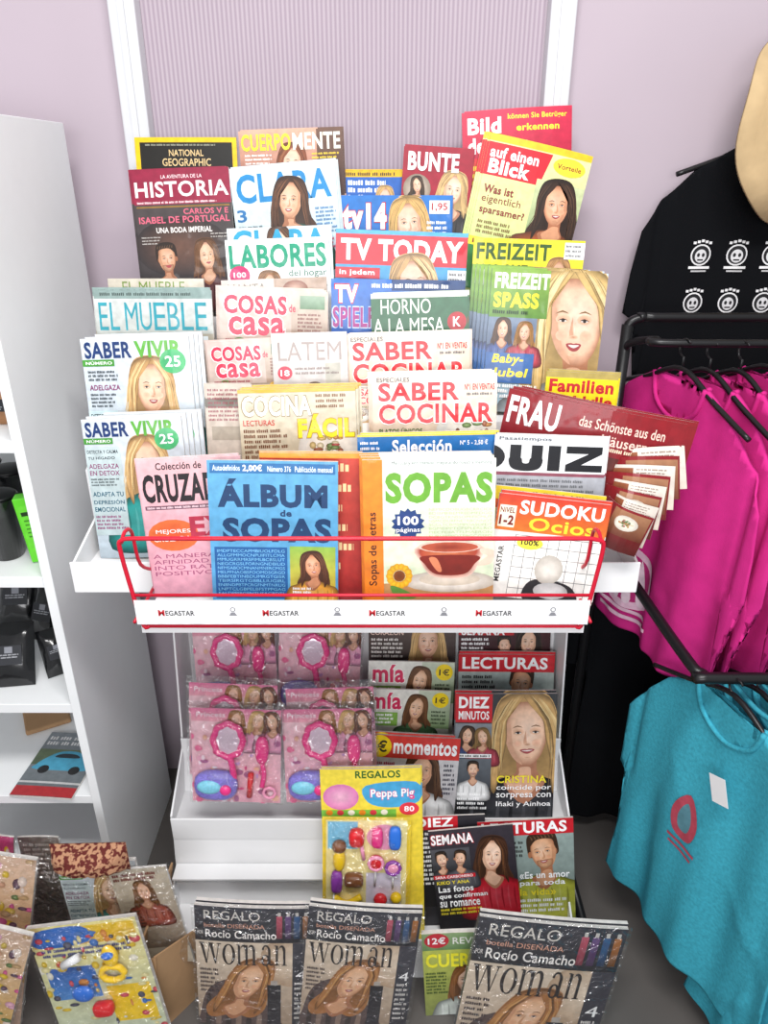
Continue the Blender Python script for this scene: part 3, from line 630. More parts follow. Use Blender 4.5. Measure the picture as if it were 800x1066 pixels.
def d(F):
    F.R(0,0,1,.7,'#c0c2ca','#8e9098'); F.R(0,.0,1,.07,'#dfe2e6'); F.T('Pasatiempos',.04,.014,.5,.04,'#555a60'); F.R(0,.07,1,.33,'#eceef0'); F.R(0,.33,1,.36,'#8a4a5a'); F.Ls(.05,.39,.95,4,.045,'#5a5d62',.025)
    # heavy block letters
    K='#15161c'
    F.ring(-.06,.2,.16,.115,.05,.06,K)
    F.R(.14,.085,.24,.25,K); F.R(.33,.085,.43,.25,K); F.B([(.14,.2),(.24,.2),(.26,.245),(.31,.245),(.33,.2),(.43,.2),(.42,.28),(.35,.315),(.22,.315),(.15,.28)],K)
    F.R(.48,.085,.59,.312,K); F.R(.64,.085,.96,.15,K); F.R(.64,.25,.97,.312,K); F.poly([(.84,.15),(.96,.15),(.78,.25),(.64,.25)],K)
mag((516,452),(634,456),1.095,2,'#d9dadd',d,'grey puzzle magazine with bold black masthead',n=2,bx=.001)
def d(F):
    F.R(0,0,1,.12,'#f1d23a'); F.Ls(.05,.03,.9,1,.04,'#8a2a2a',.04); F.R(0,.12,1,.2,'#e05a2a')
mag((517,505),(632,517),1.05,1,'#f1e0a8',d,'puzzle magazine with yellow top edge')
# front basket
G='puzzle books in the front basket'
def grid(F,x0,y0,x1,y1,nx,ny,col,seed=1):
    rd=random.Random(seed)
    for j in range(ny):
        s=''.join(rd.choice('ABCDEFGILMNOPRSTU') for _ in range(nx)); F.T(s,x0,y0+(y1-y0)*j/ny,x1,(y1-y0)/ny*.68,col,.0)
def d(F):
    F.R(0,0,1,1.6,'#eab9bd','#d898ae'); F.T('Colección de',.18,.03,.62,.07,'#2b2026',.02); F.T('CRUZADAS',.03,.14,.94,.28,'#211b20',.04); F.R(.03,.45,.97,.49,'#6c4a58'); F.Ls(.05,.46,.8,1,.1,'#f0d0d8',.02)
    F.E(.27,.75,.25,.16,'#d8542c','#e2703a'); F.T('MEJORES',.1,.69,.44,.05,'#ffffff',.0); F.T('CRUZADAS',.07,.76,.47,.05,'#ffffff',.0); F.T('EXI',.44,.57,.9,.2,'#b8304a',.04)
    for i,w_ in enumerate(('A MANERAICA E','AFINIDAD OTRO','INTO RATIO AL','POSITIVOS NO')): F.T(w_,.04,.94+i*.06,.96,.042,'#9a4a70',.0)
mag((141,480),(250,474),1.055,1,'#eab9bd',d,'pink crossword puzzle book',group=G,n=2,t=.005,dx=-.003,name='puzzle_book',cat='book',bx=.001)
def d(F):
    F.R(0,0,1,1.6,'#5fa6cf','#4a92c4'); F.R(.02,.02,.98,.1,'#2f6fa8'); F.T('Autodefinidos',.04,.035,.25,.045,'#e9f2f8'); F.T('2,00€',.27,.03,.42,.06,'#ffffff',.03); F.T('Número 376',.46,.04,.64,.045,'#e9f2f8'); F.T('Publicación mensual',.67,.04,.96,.045,'#e9f2f8')
    F.T('ÁLBUM',.07,.14,.92,.23,'#123a66',.05); F.T('de',.55,.385,.64,.055,'#123a66',.04); F.T('SOPAS',.1,.45,.95,.20,'#123a66',.05)
    F.R(.03,.69,.6,1.12,'#1c5a98'); grid(F,.05,.71,.58,1.1,20,11,'#7cc0e8',4)
    F.R(.62,.68,.98,1.12,'#8ab44a','#d8b03a'); F.PT(.8,.84,.2,'#5a3220','#e2a03a','#d99a72'); F.Ls(.64,1.02,.8,2,.03,'#ffffff',.02)
mag((215,479),(352,481),1.02,1,'#5fa6cf',d,'light blue word search book',group=G,n=1,t=.008,name='puzzle_book',cat='book',spine='#2f6fa8')
def d(F):
    F.R(0,0,1,1.6,'#c8402e','#a0262a'); F.R(0,0,1,.05,'#f0a03a'); F.Ls(.1,.1,.99,6,.2,'#f6d7a0',.08)
mag((270,471),(378,472),1.05,1,'#c03a30',d,'orange-red puzzle book showing its side',group=G,n=2,dx=-.002,t=.005,name='puzzle_book',cat='book',bx=.001)
def d(F):
    F.R(0,0,1,1.6,'#e6eddb','#cadcb0'); F.R(0,0,1,.05,'#e8f0ea'); F.T('Mensual y entretenido, mejorando nuestra memoria',.22,.015,.97,.033,'#3c3c3c',.0)
    F.R(0,.0,.15,1.6,'#ef8a22','#d8701a'); F.T('Sopas de Letras',-.22,.66,.37,.08,'#4b1f10',.02,rot=-math.pi/2)
    F.T('SOPAS',.17,.1,.98,.24,'#69a832',.05)
    grid(F,.5,.38,.98,.62,18,8,'#b8c890',7)
    pts=[]
    for i in range(28):
        a=2*math.pi*i/28; r=.13 if i%2 else .105; pts.append((.34+r*math.cos(a),.5+r*.95*math.sin(a)))
    F.poly(pts,'#1f3f7a'); F.T('100',.26,.44,.42,.07,'#ffffff',.03); F.T('páginas',.25,.53,.43,.045,'#ffffff',.01)
    F.R(.15,.98,1,1.3,'#b88a5a','#9a6a3c'); F.E(.66,.97,.36,.09,'#fbf9f4','#b8aea0'); F.E(.66,.95,.24,.055,'#e0d6c8','#c8bcaa')
    F.G([(.42,.68),(.9,.68),(.89,.80),(.80,.93),(.54,.93),(.43,.80)],.6,.76,'#d0764a','#a8402a','#e8c8b8',.8); F.B([(.455,.76),(.87,.76),(.85,.83),(.77,.91),(.56,.91),(.47,.83)],'#7a1c10'); F.B([(.5,.78),(.56,.78),(.6,.88),(.56,.88)],'#d8805a')
    F.E(.66,.685,.245,.05,'#f3e4da','#d8c0b0'); F.E(.66,.69,.22,.04,'#8a2a18','#b8563a')
    F.B([(.9,.7),(1.0,.72),(.98,.82),(.88,.84),(.9,.8),(.95,.76),(.9,.74)],'#e8c8b4')
    for i in range(14):
        a=i*.449; F.E(.27+.075*math.cos(a),.92+.075*math.sin(a),.03,.03,'#f3c62a','#d89a1a',n=8)
    F.E(.27,.92,.045,.045,'#6a3414','#8a4a1a'); F.B([(.2,1.0),(.3,1.03),(.4,1.1),(.25,1.1)],'#5a8a3a')
mag((377,479),(517,477),1.0,1,'#e6eddb',d,'word search book with a cup of tea and green masthead',group=G,n=4,dx=-.002,t=.006,name='puzzle_book',cat='book',spine='#b02a2c')
def d(F):
    F.R(0,0,1,1.5,'#f2f1ec'); F.R(0,0,1,.33,'#cf3a2a','#e07a2c'); F.T('SUDOKU',.2,.04,.96,.13,'#ffffff',.03); F.T('Ocios',.3,.19,.9,.12,'#f6e23a',.02)
    F.R(.02,.1,.17,.3,'#f4f0d8'); F.T('NIVEL',.03,.12,.16,.05,'#7a1a1a'); F.T('1-2',.03,.19,.16,.09,'#7a1a1a',.04)
    for i in range(8): F.R(.2+i*.1,.36,.205+i*.1,1.2,'#5a5c60',nl=False)
    F.l+=1
    for j in range(8): F.R(.2,.36+j*.1,1,.365+j*.1,'#5a5c60',nl=False)
    F.l+=1
    F.E(.34,.43,.12,.06,'#f6e94a'); F.T('100%',.26,.4,.42,.05,'#222222',.03)
    F.B([(.35,.95),(.4,.78),(.62,.76),(.8,.82),(.85,.97),(.6,1.02)],'#26262a'); F.E(.55,.66,.13,.14,'#e8e4dc','#b8b2a8'); F.E(.6,.86,.16,.08,'#f0f0f0','#b8b8b8'); F.T('MEGASTAR',-.08,.62,.26,.05,'#222222',.02,rot=-math.pi/2)
mag((521,513),(637,526),1.02,1,'#f2f1ec',d,'sudoku puzzle book with red-orange header, tilted',group=G,n=2,t=.004,name='puzzle_book',cat='book')
# ================================================================ MAGAZINES - LOWER
G2='magazines on the lower rack'
def lm(*a,**k):
    k.setdefault('lean',15); k.setdefault('group',G2); return mag(*a,**k)
def d(F):
    F.R(0,0,1,.5,'#5b4a44','#2a2224'); F.PT(.68,.18,.40,'#c9a067','#22222a','#f0c8ac',hl='#e3c48e'); F.T('CORAZÓN',.02,.03,.4,.07,'#e9c8b8'); F.Ls(.03,.14,.4,5,.05,'#f3eee8',.028)
lm((384,652),(475,652),1.44,10,'#3a3032',d,'dark celebrity magazine with blond woman portrait')
def d(F):
    F.R(0,0,1,.5,'#4a1c22','#1f1a20'); F.R(0,0,.6,.1,'#c02028'); F.T('SEMANA',.03,.01,.5,.09,'#ffffff',.03); F.PT(.76,.18,.3,'#2a1a14','#a02a30'); F.PT(.5,.22,.2,'#1c1512','#dddddd',long=False); F.Ls(.03,.13,.34,5,.05,'#ffffff',.028)
lm((478,652),(574,652),1.44,10,'#3a1a20',d,'dark celebrity magazine with dark-haired woman')
def lect(F):
    F.R(0,0,1,1.4,'#b9c4c0','#7f9a8c'); F.PT(.66,.32,.34,'#3a281c','#c2c048','#dca882',long=False); F.R(0,0,1,.19,'#c9202c'); F.T('LECTURAS',.04,.03,.93,.13,'#ffffff',.03); F.Ls(.04,.23,.4,6,.055,'#1a1a1a',.034)
lm((478,681),(578,682),1.40,10,'#c9202c',lect,'celebrity magazine with red masthead and a smiling man',n=2,dx=.003)
def d(F):
    F.R(0,0,1,1.4,'#3a3c40','#17181b'); F.PT(.7,.42,.72,'#c9a067','#22242a','#efc5a8',hl='#ecd49c'); F.R(0,0,.36,.3,'#c9202c'); F.T('DIEZ',.03,.03,.33,.12,'#ffffff',.04); F.T('MINUTOS',.03,.18,.33,.09,'#ffffff',.02)
    F.R(0,.31,.36,.62,'#8a8f96','#5a5f66'); F.PT(.12,.44,.17,'#3a281c','#2a3a6a'); F.PT(.27,.45,.16,'#8a6a3c','#aa3a4a'); F.R(0,.68,.36,1.0,'#6a7078','#3a3e44'); F.PT(.18,.8,.17,'#1c1512','#e8e8e8',long=False)
    F.R(0,.63,.36,.67,'#ffffff'); F.Ls(.01,.64,.35,1,.1,'#222222',.022); F.T('CRISTINA',.42,.86,.92,.08,'#f6e23a',.02); F.T('coincide por',.42,.96,.97,.07,'#ffffff',.01); F.T('sorpresa con',.42,1.05,.97,.07,'#ffffff',.01); F.T('Iñaki y Ainhoa',.42,1.14,.97,.07,'#ffffff',.01); F.Ls(.03,1.05,.34,4,.05,'#ffffff',.028)
lm((475,722),(581,722),1.27,11,'#2a2c30',d,'black celebrity magazine with large blond woman portrait',n=2,dx=-.002)
def mia(F):
    F.R(0,0,1,1.2,'#e4e2da','#b8c0ac'); F.R(.62,.0,1,.5,'#c4ccb8','#7f9a6a'); F.PT(.6,.24,.3,'#6a4428','#5a8a5a','#e9bb98'); F.T('mía',.05,.04,.42,.22,'#d02a58',.03,ol='#faf4f2'); F.R(0,.3,.38,.48,'#7fae4a'); F.Ls(.02,.32,.36,3,.05,'#ffffff',.03); F.E(.88,.12,.1,.1,'#f1d21a'); F.T('1€',.82,.08,.94,.08,'#222222'); F.Ls(.78,.26,.98,4,.05,'#33402a',.028)
lm((384,688),(474,690),1.36,10,'#e0dbd4',mia,'small women weekly with yellow price dot, rear issue',H=.18)
lm((382,717),(470,720),1.31,10,'#e0dbd4',mia,'small women weekly with yellow price dot, middle issue',lean=10,H=.13)
def d(F):
    F.R(0,0,1,1.2,'#dcdadc','#999498'); F.PT(.6,.40,.4,'#4a3020','#e9e9e9'); F.R(0,0,1,.26,'#d23a34'); F.E(.12,.13,.13,.13,'#f1d21a'); F.T('1€',.04,.06,.2,.14,'#222222',.03); F.T('momentos',.27,.05,.97,.16,'#ffffff',.03); F.Ls(.04,.31,.36,7,.055,'#a22a4a',.034); F.Ls(.84,.31,.98,7,.055,'#333344',.03)
lm((385,764),(480,769),1.24,11,'#e4e2e4',d,'women weekly with red header and yellow price circle',n=2)
def d(F):
    F.R(0,0,1,1.5,'#f3dc4a','#f1d23a'); F.T('REGALOS',.35,.02,.8,.08,'#3a6a2a',.03); F.E(.2,.3,.18,.14,'#f0b8d0','#dc7ab4'); F.B([(.45,.18),(.95,.15),(.98,.36),(.7,.42),(.47,.36)],'#4aa8d8'); F.T('Peppa Pig',.5,.22,.93,.11,'#ffffff',.02,ol='#e0518c')
    F.E(.88,.44,.1,.07,'#e43a4a'); F.T('80',.83,.41,.93,.06,'#ffffff'); F.R(0,.44,.75,.53,'#7ac14a')
    for i in range(6): F.E(.08+i*.11,.47,.035,.03,('#e88a2a','#d63a4a','#f4f0e0')[i%3])
lm((333,801),(438,799),1.145,12,'#f3dc4a',d,'yellow children magazine with blue title patch',n=2,dx=.002)
def dz_(F):
    F.R(0,0,1,1.4,'#2c2a30','#1a181c'); F.R(0,0,.62,.2,'#c9202c'); F.T('DIEZ',.02,.02,.56,.14,'#ffffff',.03); F.Ls(.03,.24,.3,12,.07,'#ffffff',.04)
lm((430,851),(505,848),1.148,12,'#2c2a30',dz_,'black celebrity magazine with small red corner masthead',n=1,bx=0)
lm((497,856),(597,851),1.143,12,'#c9202c',lambda F:(F.R(0,0,1,1.4,'#98a8a4','#5f6a62'),F.PT(.68,.38,.42,'#3a281c','#b4b640','#dca882',long=False),F.R(0,0,1,.17,'#c9202c'),F.T('LECTURAS',.04,.02,.93,.13,'#ffffff',.03),F.T('«Es un amor',.42,.6,.95,.08,'#ffffff',.02),F.T('para toda',.42,.7,.9,.08,'#ffffff',.02),F.T('la vida»',.42,.8,.8,.08,'#f6e23a',.02),F.Ls(.42,.92,.95,3,.06,'#ffffff',.035),F.Ls(.36,.24,.48,4,.05,'#222222',.03)),'celebrity magazine with man in yellow-green suit',n=1,bx=.001)
def sem(F):
    F.R(0,0,1,1.4,'#3a343c','#1a181c'); F.PT(.72,.38,.42,'#4a2e20','#c22030','#efc5a8',hl='#7a4e30')
    F.R(0,.24,.46,.56,'#55545a','#2a2a2e'); F.PT(.12,.38,.2,'#1c1512','#3a3a3e',long=False); F.PT(.34,.38,.2,'#2a1c14','#55555c',long=False); F.T('SEMANA',.02,.05,.52,.13,'#ffffff',.03,ol='#c9202c'); F.R(.0,.58,.5,.63,'#c9202c'); F.T('SARA CARBONERO',.02,.59,.47,.035,'#ffffff',.01); F.T('KIKO Y ANA',.03,.66,.42,.045,'#f6e23a')
    F.T('Las fotos',.04,.73,.46,.08,'#ffffff',.02); F.T('que confirman',.04,.83,.62,.08,'#ffffff',.02); F.T('su romance',.04,.93,.52,.08,'#ffffff',.02); F.Ls(.04,1.03,.6,2,.05,'#f6e23a',.03)
lm((446,866),(534,858),1.125,12,'#2c2a30',sem,'black celebrity magazine with woman in red dress',n=1,bx=0)
G3='wrapped magazines standing at the rack base'
def wom(F):
    F.R(0,.36,1,1.8,'#dccbb6','#8a6e56'); F.E(.85,.6,.3,.3,'#ead8c2','#b89c80'); F.B([(.02,1.25),(.1,.95),(.3,.82),(.5,.98),(.66,1.2),(.8,1.6),(0,1.6)],'#5a4a48'); 
    for i in range(7): F.B([(.08+i*.09,1.05+.04*i),(.12+i*.09,1.05+.04*i),(.1+i*.09,1.5),(.06+i*.09,1.5)],'#8a7468' if i%2 else '#3a3030',2)
    F.PT(.46,.84,.44,'#a8703f','#4e4240','#e6b48c',lean=-.35,hl='#e0b070',shoulders=False); F.R(0,0,1,.38,'#3a3b44','#26272e'); F.T('REGALO',.08,.04,.56,.1,'#d9d4cc',.0); F.T('botella DISEÑADA',.08,.17,.6,.055,'#e0a58a',.0); F.T('POR',.02,.27,.07,.04,'#f0ece6',.0); F.T('Rocío Camacho',.09,.25,.7,.09,'#f7f3ee',.01)
    for i,c in enumerate(('#c0566a','#6a4a80','#3a6090','#b0703a')):
        x=.70+i*.075; F.R(x,.08,x+.05,.33,c,mixc(c,'#000000',.4)); F.R(x+.012,.04,x+.038,.08,'#c9c6c0')
    F.serif('woman',.03,.41,.82,.23,'#2a2426')
    F.R(.62,.87,.74,1.6,'#1f1e24','#3a3840'); F.R(.65,.82,.71,.87,'#b0a8a0'); F.R(.84,.38,1,1.8,'#3e3e48','#26262e'); F.T('4',.87,.7,.96,.1,'#ffffff',0); F.Ls(.86,.84,.98,8,.06,'#e0dcd6',.026); F.Ls(.03,.7,.2,6,.05,'#3a3036',.026)
def addbag(o,th=.02):
    W,H=first_dims[o.name]; part('plastic_bag',bag_me(W+.012,H+.012,th),o,M_CLEAR,True,T_((0,-.006,.001)),'clear plastic wrapping')
def bag_me(W,H,th,name='bag',nx=10,ny=12):
    vs=[];fs=[]
    rd=random.Random(5)
    for s in (1,-1):
        for j in range(ny+1):
            for i in range(nx+1):
                x=i/nx;y=j/ny; e=(math.sin(math.pi*x)*math.sin(math.pi*y))**.5 if 0<i<nx and 0<j<ny else 0
                vs.append(((x-.5)*W,y*H,(th*e*(1+rd.uniform(-.2,.2)) if s>0 else -.002*e)+.0008*s))
    n=(nx+1)*(ny+1)
    for s in range(2):
        for j in range(ny):
            for i in range(nx):
                a=s*n+j*(nx+1)+i; q=(a,a+1,a+nx+2,a+nx+1); fs.append(q if s==0 else q[::-1])
    me=bpy.data.meshes.new(name); me.from_pydata(vs,[],fs)
    return me
for a,b,y in (((202,942),(325,946),.965),((322,943),(440,951),.95),((500,954),(655,968),.93)):
    addbag(mag(a,b,y,0,'#3a3b44',wom,'dark grey fashion magazine bundle with gift bottles band',lean=6,group=G3,n=2,dx=.002,t=.008,gloss=True,bx=.004),.014)
def d(F):
    F.R(0,0,1,.3,'#8faa7a','#6a8a5a'); F.E(.2,.13,.17,.13,'#c22a3a'); F.T('12€',.08,.07,.32,.12,'#ffffff'); F.T('REVISTA',.42,.08,1.0,.12,'#f0f0e8',.01); F.R(0,.3,1,1.8,'#b9c25a','#6f7a4a'); F.PT(.6,.87,.45,'#8a5a34','#d0d8d0'); F.T('CUERPO',.04,.36,.96,.25,'#f6ee3a',.03); F.Ls(.03,.7,.35,7,.06,'#2a4a1a',.035)
mag((439,973),(516,970),.975,0,'#9aa86a',d,'green and yellow health magazine between fashion bundles',lean=6,group=G3,t=.01,gloss=True)
# ================================================================ TOY PACKS
def ring_me(rx,ry,r,n=28,m=8,name='ring'):
    vs=[];fs=[]
    for i in range(n):
        a=2*math.pi*i/n; wob=1+.05*math.cos(8*a)
        for k in range(m):
            b=2*math.pi*k/m
            vs.append(((rx*wob+r*math.cos(b))*math.cos(a),(ry*wob+r*math.cos(b))*math.sin(a),r*math.sin(b)))
    for i in range(n):
        for k in range(m): fs.append((i*m+k,((i+1)%n)*m+k,((i+1)%n)*m+(k+1)%m,i*m+(k+1)%m))
    me=bpy.data.meshes.new(name); me.from_pydata(vs,[],fs); return me
def frame4(A,B,H,lean):
    W,r,up,nn=frameAB(A,B,H,lean); C=(A+B)/2-up*H
    return W,Matrix(((r.x,up.x,nn.x,C.x),(r.y,up.y,nn.y,C.y),(r.z,up.z,nn.z,C.z),(0,0,0,1)))
TW,TH=.185,.215
F=Fl(TW,TH)
F.R(0,0,1,1.4,'#f8d0d8','#e8a0b4'); F.R(0,0,1,.16,'#e0709c','#f0a8b8')
for x,c in ((.5,'#a8743c'),(.74,'#d9b070'),(.9,'#6a3a24')): F.PT(x,.14,.2,c,'#e8a0c0')
F.T('Princess',.06,.04,.38,.06,'#fbeef4',.01)
rd=random.Random(2)
for i in range(60):
    c=rd.choice(['#fdeef2','#f6709e','#c8a0d8','#f6c6a0','#d84a80','#ffffff','#f0b0c8','#a05a88']); F.E(rd.random(),.32+rd.random()*.95,.015+.04*rd.random(),.015+.03*rd.random(),c,mixc(c,'#e890b0',.3),n=8)
card_me=F.mesh('card',lambda x,y:0,1,0,'#f4b8cc'); card_me.materials.append(M_GLOSS)
toy_parts=[]
def tp(name,me,m,mat4,label=None):
    me.materials.append(m)
    for p in me.polygons: p.use_smooth=True
    toy_parts.append((name,me,mat4,label))
tp('mirror_frame',ring_me(.030,.037,.007),M_TOYP,T_((-.015,.15,.012)))
tp('mirror_glass',ell_me(.026,.033,.002),M_MIRR,T_((-.015,.15,.012)),'silvery oval mirror')
tp('mirror_handle',tube_me([smooth_path([(-.012,.115,.012),(-.006,.09,.013),(-.002,.055,.012)])],.007),M_TOYP,T_((0,0,0)))
tp('brush_head',ell_me(.014,.032,.010,power=.8),M_TOYP,T_((.055,.13,.012)),'pink brush head')
tp('brush_handle',tube_me([smooth_path([(.055,.1,.012),(.059,.075,.012),(.055,.045,.012)])],.0055),M_TOYP,T_((0,0,0)))
tp('lipstick',tube_me([[(.028,.02,.01),(.032,.075,.01)]],.006),M_RDP,T_((0,0,0)))
tp('hair_clip',ring_me(.012,.012,.0035,16,6),M_TOYL,T_((.07,.03,.01)))
tp('glitter_case',ell_me(.046,.034,.014,power=.75),M_LILAC,T_((-.040,.048,.014)),'lilac glitter case')
tp('case_lid',ell_me(.026,.016,.007),M_AQUA,T_((-.052,.05,.026)),'aqua lid')
tp('case_clasp',ell_me(.012,.012,.006),M_TOYP,T_((-.018,.045,.028)),'pink clasp')
tp('plastic_bag',bag_me(TW+.012,TH+.02,.034),M_CLEAR,T_((0,-.004,.0)),'clear plastic bag')
def toy(A,lean,roll=0,lab='pink toy beauty set with mirror and brush in clear bag'):
    rt=Vector((math.cos(roll),0,math.sin(roll)))
    _,m4=frame4(A-rt*TW/2,A+rt*TW/2,TH,lean)
    o=bpy.data.objects.new('toy_pack',card_me); COL.objects.link(o); o.matrix_world=m4; meta(o,lab,'toy','pink toy packs on the lower rack')
    for nme,me,m,l in toy_parts:
        c=bpy.data.objects.new(nme,me); COL.objects.link(c); c.parent=o; c.matrix_local=m
        if l: c['label']=l
for (u,v,y,r,l) in ((242,648,1.40,.04,15),(334,648,1.40,-.04,15),(243,712,1.25,-.05,12),(343,716,1.25,.04,12),(246,738,1.205,-.04,12),(340,738,1.21,.02,12)):
    A=P(u,v,y)
    tz=.40 if y>1.3 else .30
    A.z=max(A.z,tz+TH*math.cos(math.radians(l))+.006)
    toy(A,l,r)
# blister pack with play food
BW,BH=.17,.21
A=P(336,850,1.10);B=P(428,851,1.10)
W,m4=frame4(A,B,BH,15)
F=Fl(W,BH); F.R(0,0,1,1.5,'#f2d23a','#e9c22a'); F.R(.04,.04,.96,1.3,'#f6e6a0'); F.R(.06,.06,.4,.4,'#7ac0e0'); F.E(.7,.25,.2,.16,'#f0a0c0'); F.R(.5,.7,.9,1.1,'#e8e0f0')
me=F.mesh('card',lambda x,y:0,1,0,'#f2d23a'); me.materials.append(M_GLOSS)
bl=bpy.data.objects.new('toy_blister_pack',me); COL.objects.link(bl); bl.matrix_world=m4; meta(bl,'yellow blister pack with plastic play food and lollipops','toy')
def swirl(r): return ring_me(r,r,.004,18,6)
for nm,mm,M4,mt in (('toy_lollipop',ell_me(.017,.017,.008),T_((.02,.115,.01)),M_RDP),('toy_lollipop',ell_me(.015,.015,.008),T_((.055,.105,.01)),M_TOYL),('lollipop_rim',swirl(.014),T_((.055,.105,.014)),M_PUR),('lollipop_rim',swirl(.014),T_((.02,.115,.014)),M_TOYL),('toy_cone',ell_me(.013,.026,.01),T_((-.055,.12,.01)),M_YEL),('toy_scoop',ell_me(.015,.014,.012),T_((-.055,.15,.01)),M_BRN),('toy_cup',ell_me(.016,.02,.012,power=.7),T_((-.02,.17,.01)),M_RDP),('toy_cake',ell_me(.02,.014,.012,power=.6),T_((-.025,.075,.01)),M_BRN),('toy_bar',ell_me(.012,.025,.008,power=.6),T_((-.06,.07,.01)),M_PUR),('toy_popsicle',ell_me(.013,.026,.008,power=.6),T_((.058,.17,.01)),M_BLU),('toy_popsicle',ell_me(.012,.022,.008,power=.6),T_((.022,.17,.01)),M_TOYP),('toy_spoon',tube_me([[(-.005,.12,.008),(-.01,.15,.008)]],.004),T_((0,0,0)),M_TOYL),('toy_banana',tube_me([smooth_path([(-.065,.035,.008),(-.04,.02,.01),(-.01,.035,.008)])],.007),T_((0,0,0)),M_YEL),('toy_ball',ell_me(.014,.014,.01),T_((.03,.03,.01)),M_RDP),('toy_ball',ell_me(.012,.012,.01),T_((.062,.035,.01)),M_YEL),('toy_stick',tube_me([[(.02,.1,.006),(.018,.06,.006)]],.0022),T_((0,0,0)),M_WHITE),('toy_stick',tube_me([[(.055,.09,.006),(.055,.055,.006)]],.0022),T_((0,0,0)),M_WHITE)):
    part(nm,mm,bl,mt,True,M4)
part('blister_cover',bag_me(W*.98,BH,.03),bl,M_CLEAR,True,T_((0,0,0)),'clear plastic blister')
# ================================================================ BOTTOM LEFT
bx=empty('cardboard_box',(-.455,1.06,0)); meta(bx,'open brown cardboard box on the floor beside the rack','box')
bx.location=(-.53,1.045,0); bx.rotation_euler=(0,0,math.radians(-4))
def bp(nm,a,rot=None,loc=None):
    me=box_me(*a); o=part(nm,me,bx,M_CARD)
    if rot: o.rotation_euler=rot
    if loc: o.location=loc
bp('box_wall',(-.05,.05,-.10,-.096,0,.16)); bp('box_wall',(-.05,.05,.096,.10,0,.16)); bp('box_wall',(-.054,-.05,-.1,.1,0,.16)); bp('box_wall',(.05,.054,-.1,.1,0,.16)); bp('box_bottom',(-.05,.05,-.096,.096,0,.004))
bp('box_flap',(0,.07,-.096,.096,-.002,.002),(0,math.radians(-80),0),(.05,0,.16)); bp('box_flap',(-.06,0,-.096,.096,-.002,.002),(0,math.radians(65),0),(-.05,0,.16))
sh=empty('cardboard_sheet',(-.43,.95,0)); meta(sh,'folded brown cardboard sheet standing against the rack base','cardboard')
def quad(vs,th=.003):
    vs=[Vector(v) for v in vs]; n=(vs[1]-vs[0]).cross(vs[2]-vs[0]).normalized()*th
    me=bpy.data.meshes.new('q'); me.from_pydata([v for v in vs]+[v+n for v in vs],[],[(3,2,1,0),(4,5,6,7),(0,1,5,4),(1,2,6,5),(2,3,7,6),(3,0,4,7)]); return me
part('sheet_panel',quad([(-.045,-.05,0),(.045,.06,0),(.055,.06,.20),(-.015,-.02,.22)]),sh,M_CARD)
part('sheet_flap',quad([(-.045,-.05,0),(-.02,-.045,0),(-.01,-.02,.22),(-.03,-.02,.21)]),sh,M_CARD)
G4='children and gift magazines in front of the shelving unit'
def kid(F):
    F.R(0,0,1,1.6,'#e8dc90','#b8ccc0'); rd=random.Random(9); F.R(.03,.03,.97,.22,'#e8c21a','#d8a81a'); F.B([(.05,.05),(.5,.03),(.52,.2),(.06,.22)],'#2a6ac0'); F.R(.05,.45,.5,.8,'#2a5aa8','#4a8ad0'); F.R(.55,.7,.95,1.1,'#f0c81a')
    for i in range(130): 
        c=rd.choice(['#e8c21a','#2a6ac0','#d63a4a','#f4f0e0','#e88a2a','#3a3a50','#f2e6a0','#e8c21a']); F.E(rd.random(),.1+rd.random()*1.4,.012+.04*rd.random(),.012+.035*rd.random(),mixc(c,'#ffffff',.2),mixc(c,'#000000',.15),n=7)
    F.Ls(.08,.24,.9,2,.05,'#2a3a8a',.03)
def toyson(o,items):
    for nm,mm,M4,mt in items: part(nm,mm,o,mt,True,M4)
k1=mag((26,968),(140,954),.93,0,'#e9e4b0',kid,'yellow and blue children magazine with small toys, tilted',lean=10,H=.28,gloss=True,group=G4,t=.01)
toyson(k1,(('toy_ring',ring_me(.022,.016,.006),T_((.04,.17,.012)),M_YEL),('toy_figure',ell_me(.016,.024,.01),T_((.045,.21,.012)),M_YEL),('toy_visor',ell_me(.012,.008,.006),T_((.045,.218,.02)),M_BLU),('toy_disc',ell_me(.022,.018,.008),T_((-.03,.13,.012)),M_BLU),('toy_bone',tube_me([[(-.05,.2,.012),(-.015,.215,.012)]],.008),T_((0,0,0)),M_WHITE),('toy_block',ell_me(.02,.014,.01,power=.5),T_((.0,.09,.012)),M_RDP)))
addbag(k1,.034)
addbag(mag((58,900),(140,896),1.02,0,'#e6e9e8',sv2,'health magazine wrapped with a gift, standing upright',lean=5,H=.26,group=G4,t=.01,gloss=True))
def gm(F):
    F.R(0,0,1,1.8,'#c8bca8','#8a7a6a'); F.PT(.5,.5,.4,'#7a5030','#a04a3a'); F.Ls(.05,.08,.95,2,.09,'#7a2a2a',.06); F.Ls(.05,.9,.4,6,.07,'#3a2a2a',.04)
addbag(mag((112,908),(172,902),1.0,0,'#c8bca8',gm,'beige wrapped magazine beside the cardboard box',lean=5,H=.25,group=G4,t=.006,gloss=True))
gp=bpy.data.objects.new('gift_pouch',bag_me(.145,.065,.04,nx=18,ny=10)); gp.data.materials.append(M_POUCH); COL.objects.link(gp)
A=P(52,898,.995);B=P(138,896,.995); W,m4=frame4(A,B,.02,5); gp.matrix_world=m4
for p in gp.data.polygons: p.use_smooth=True
meta(gp,'patterned red and brown fabric pouch resting on a magazine','pouch')
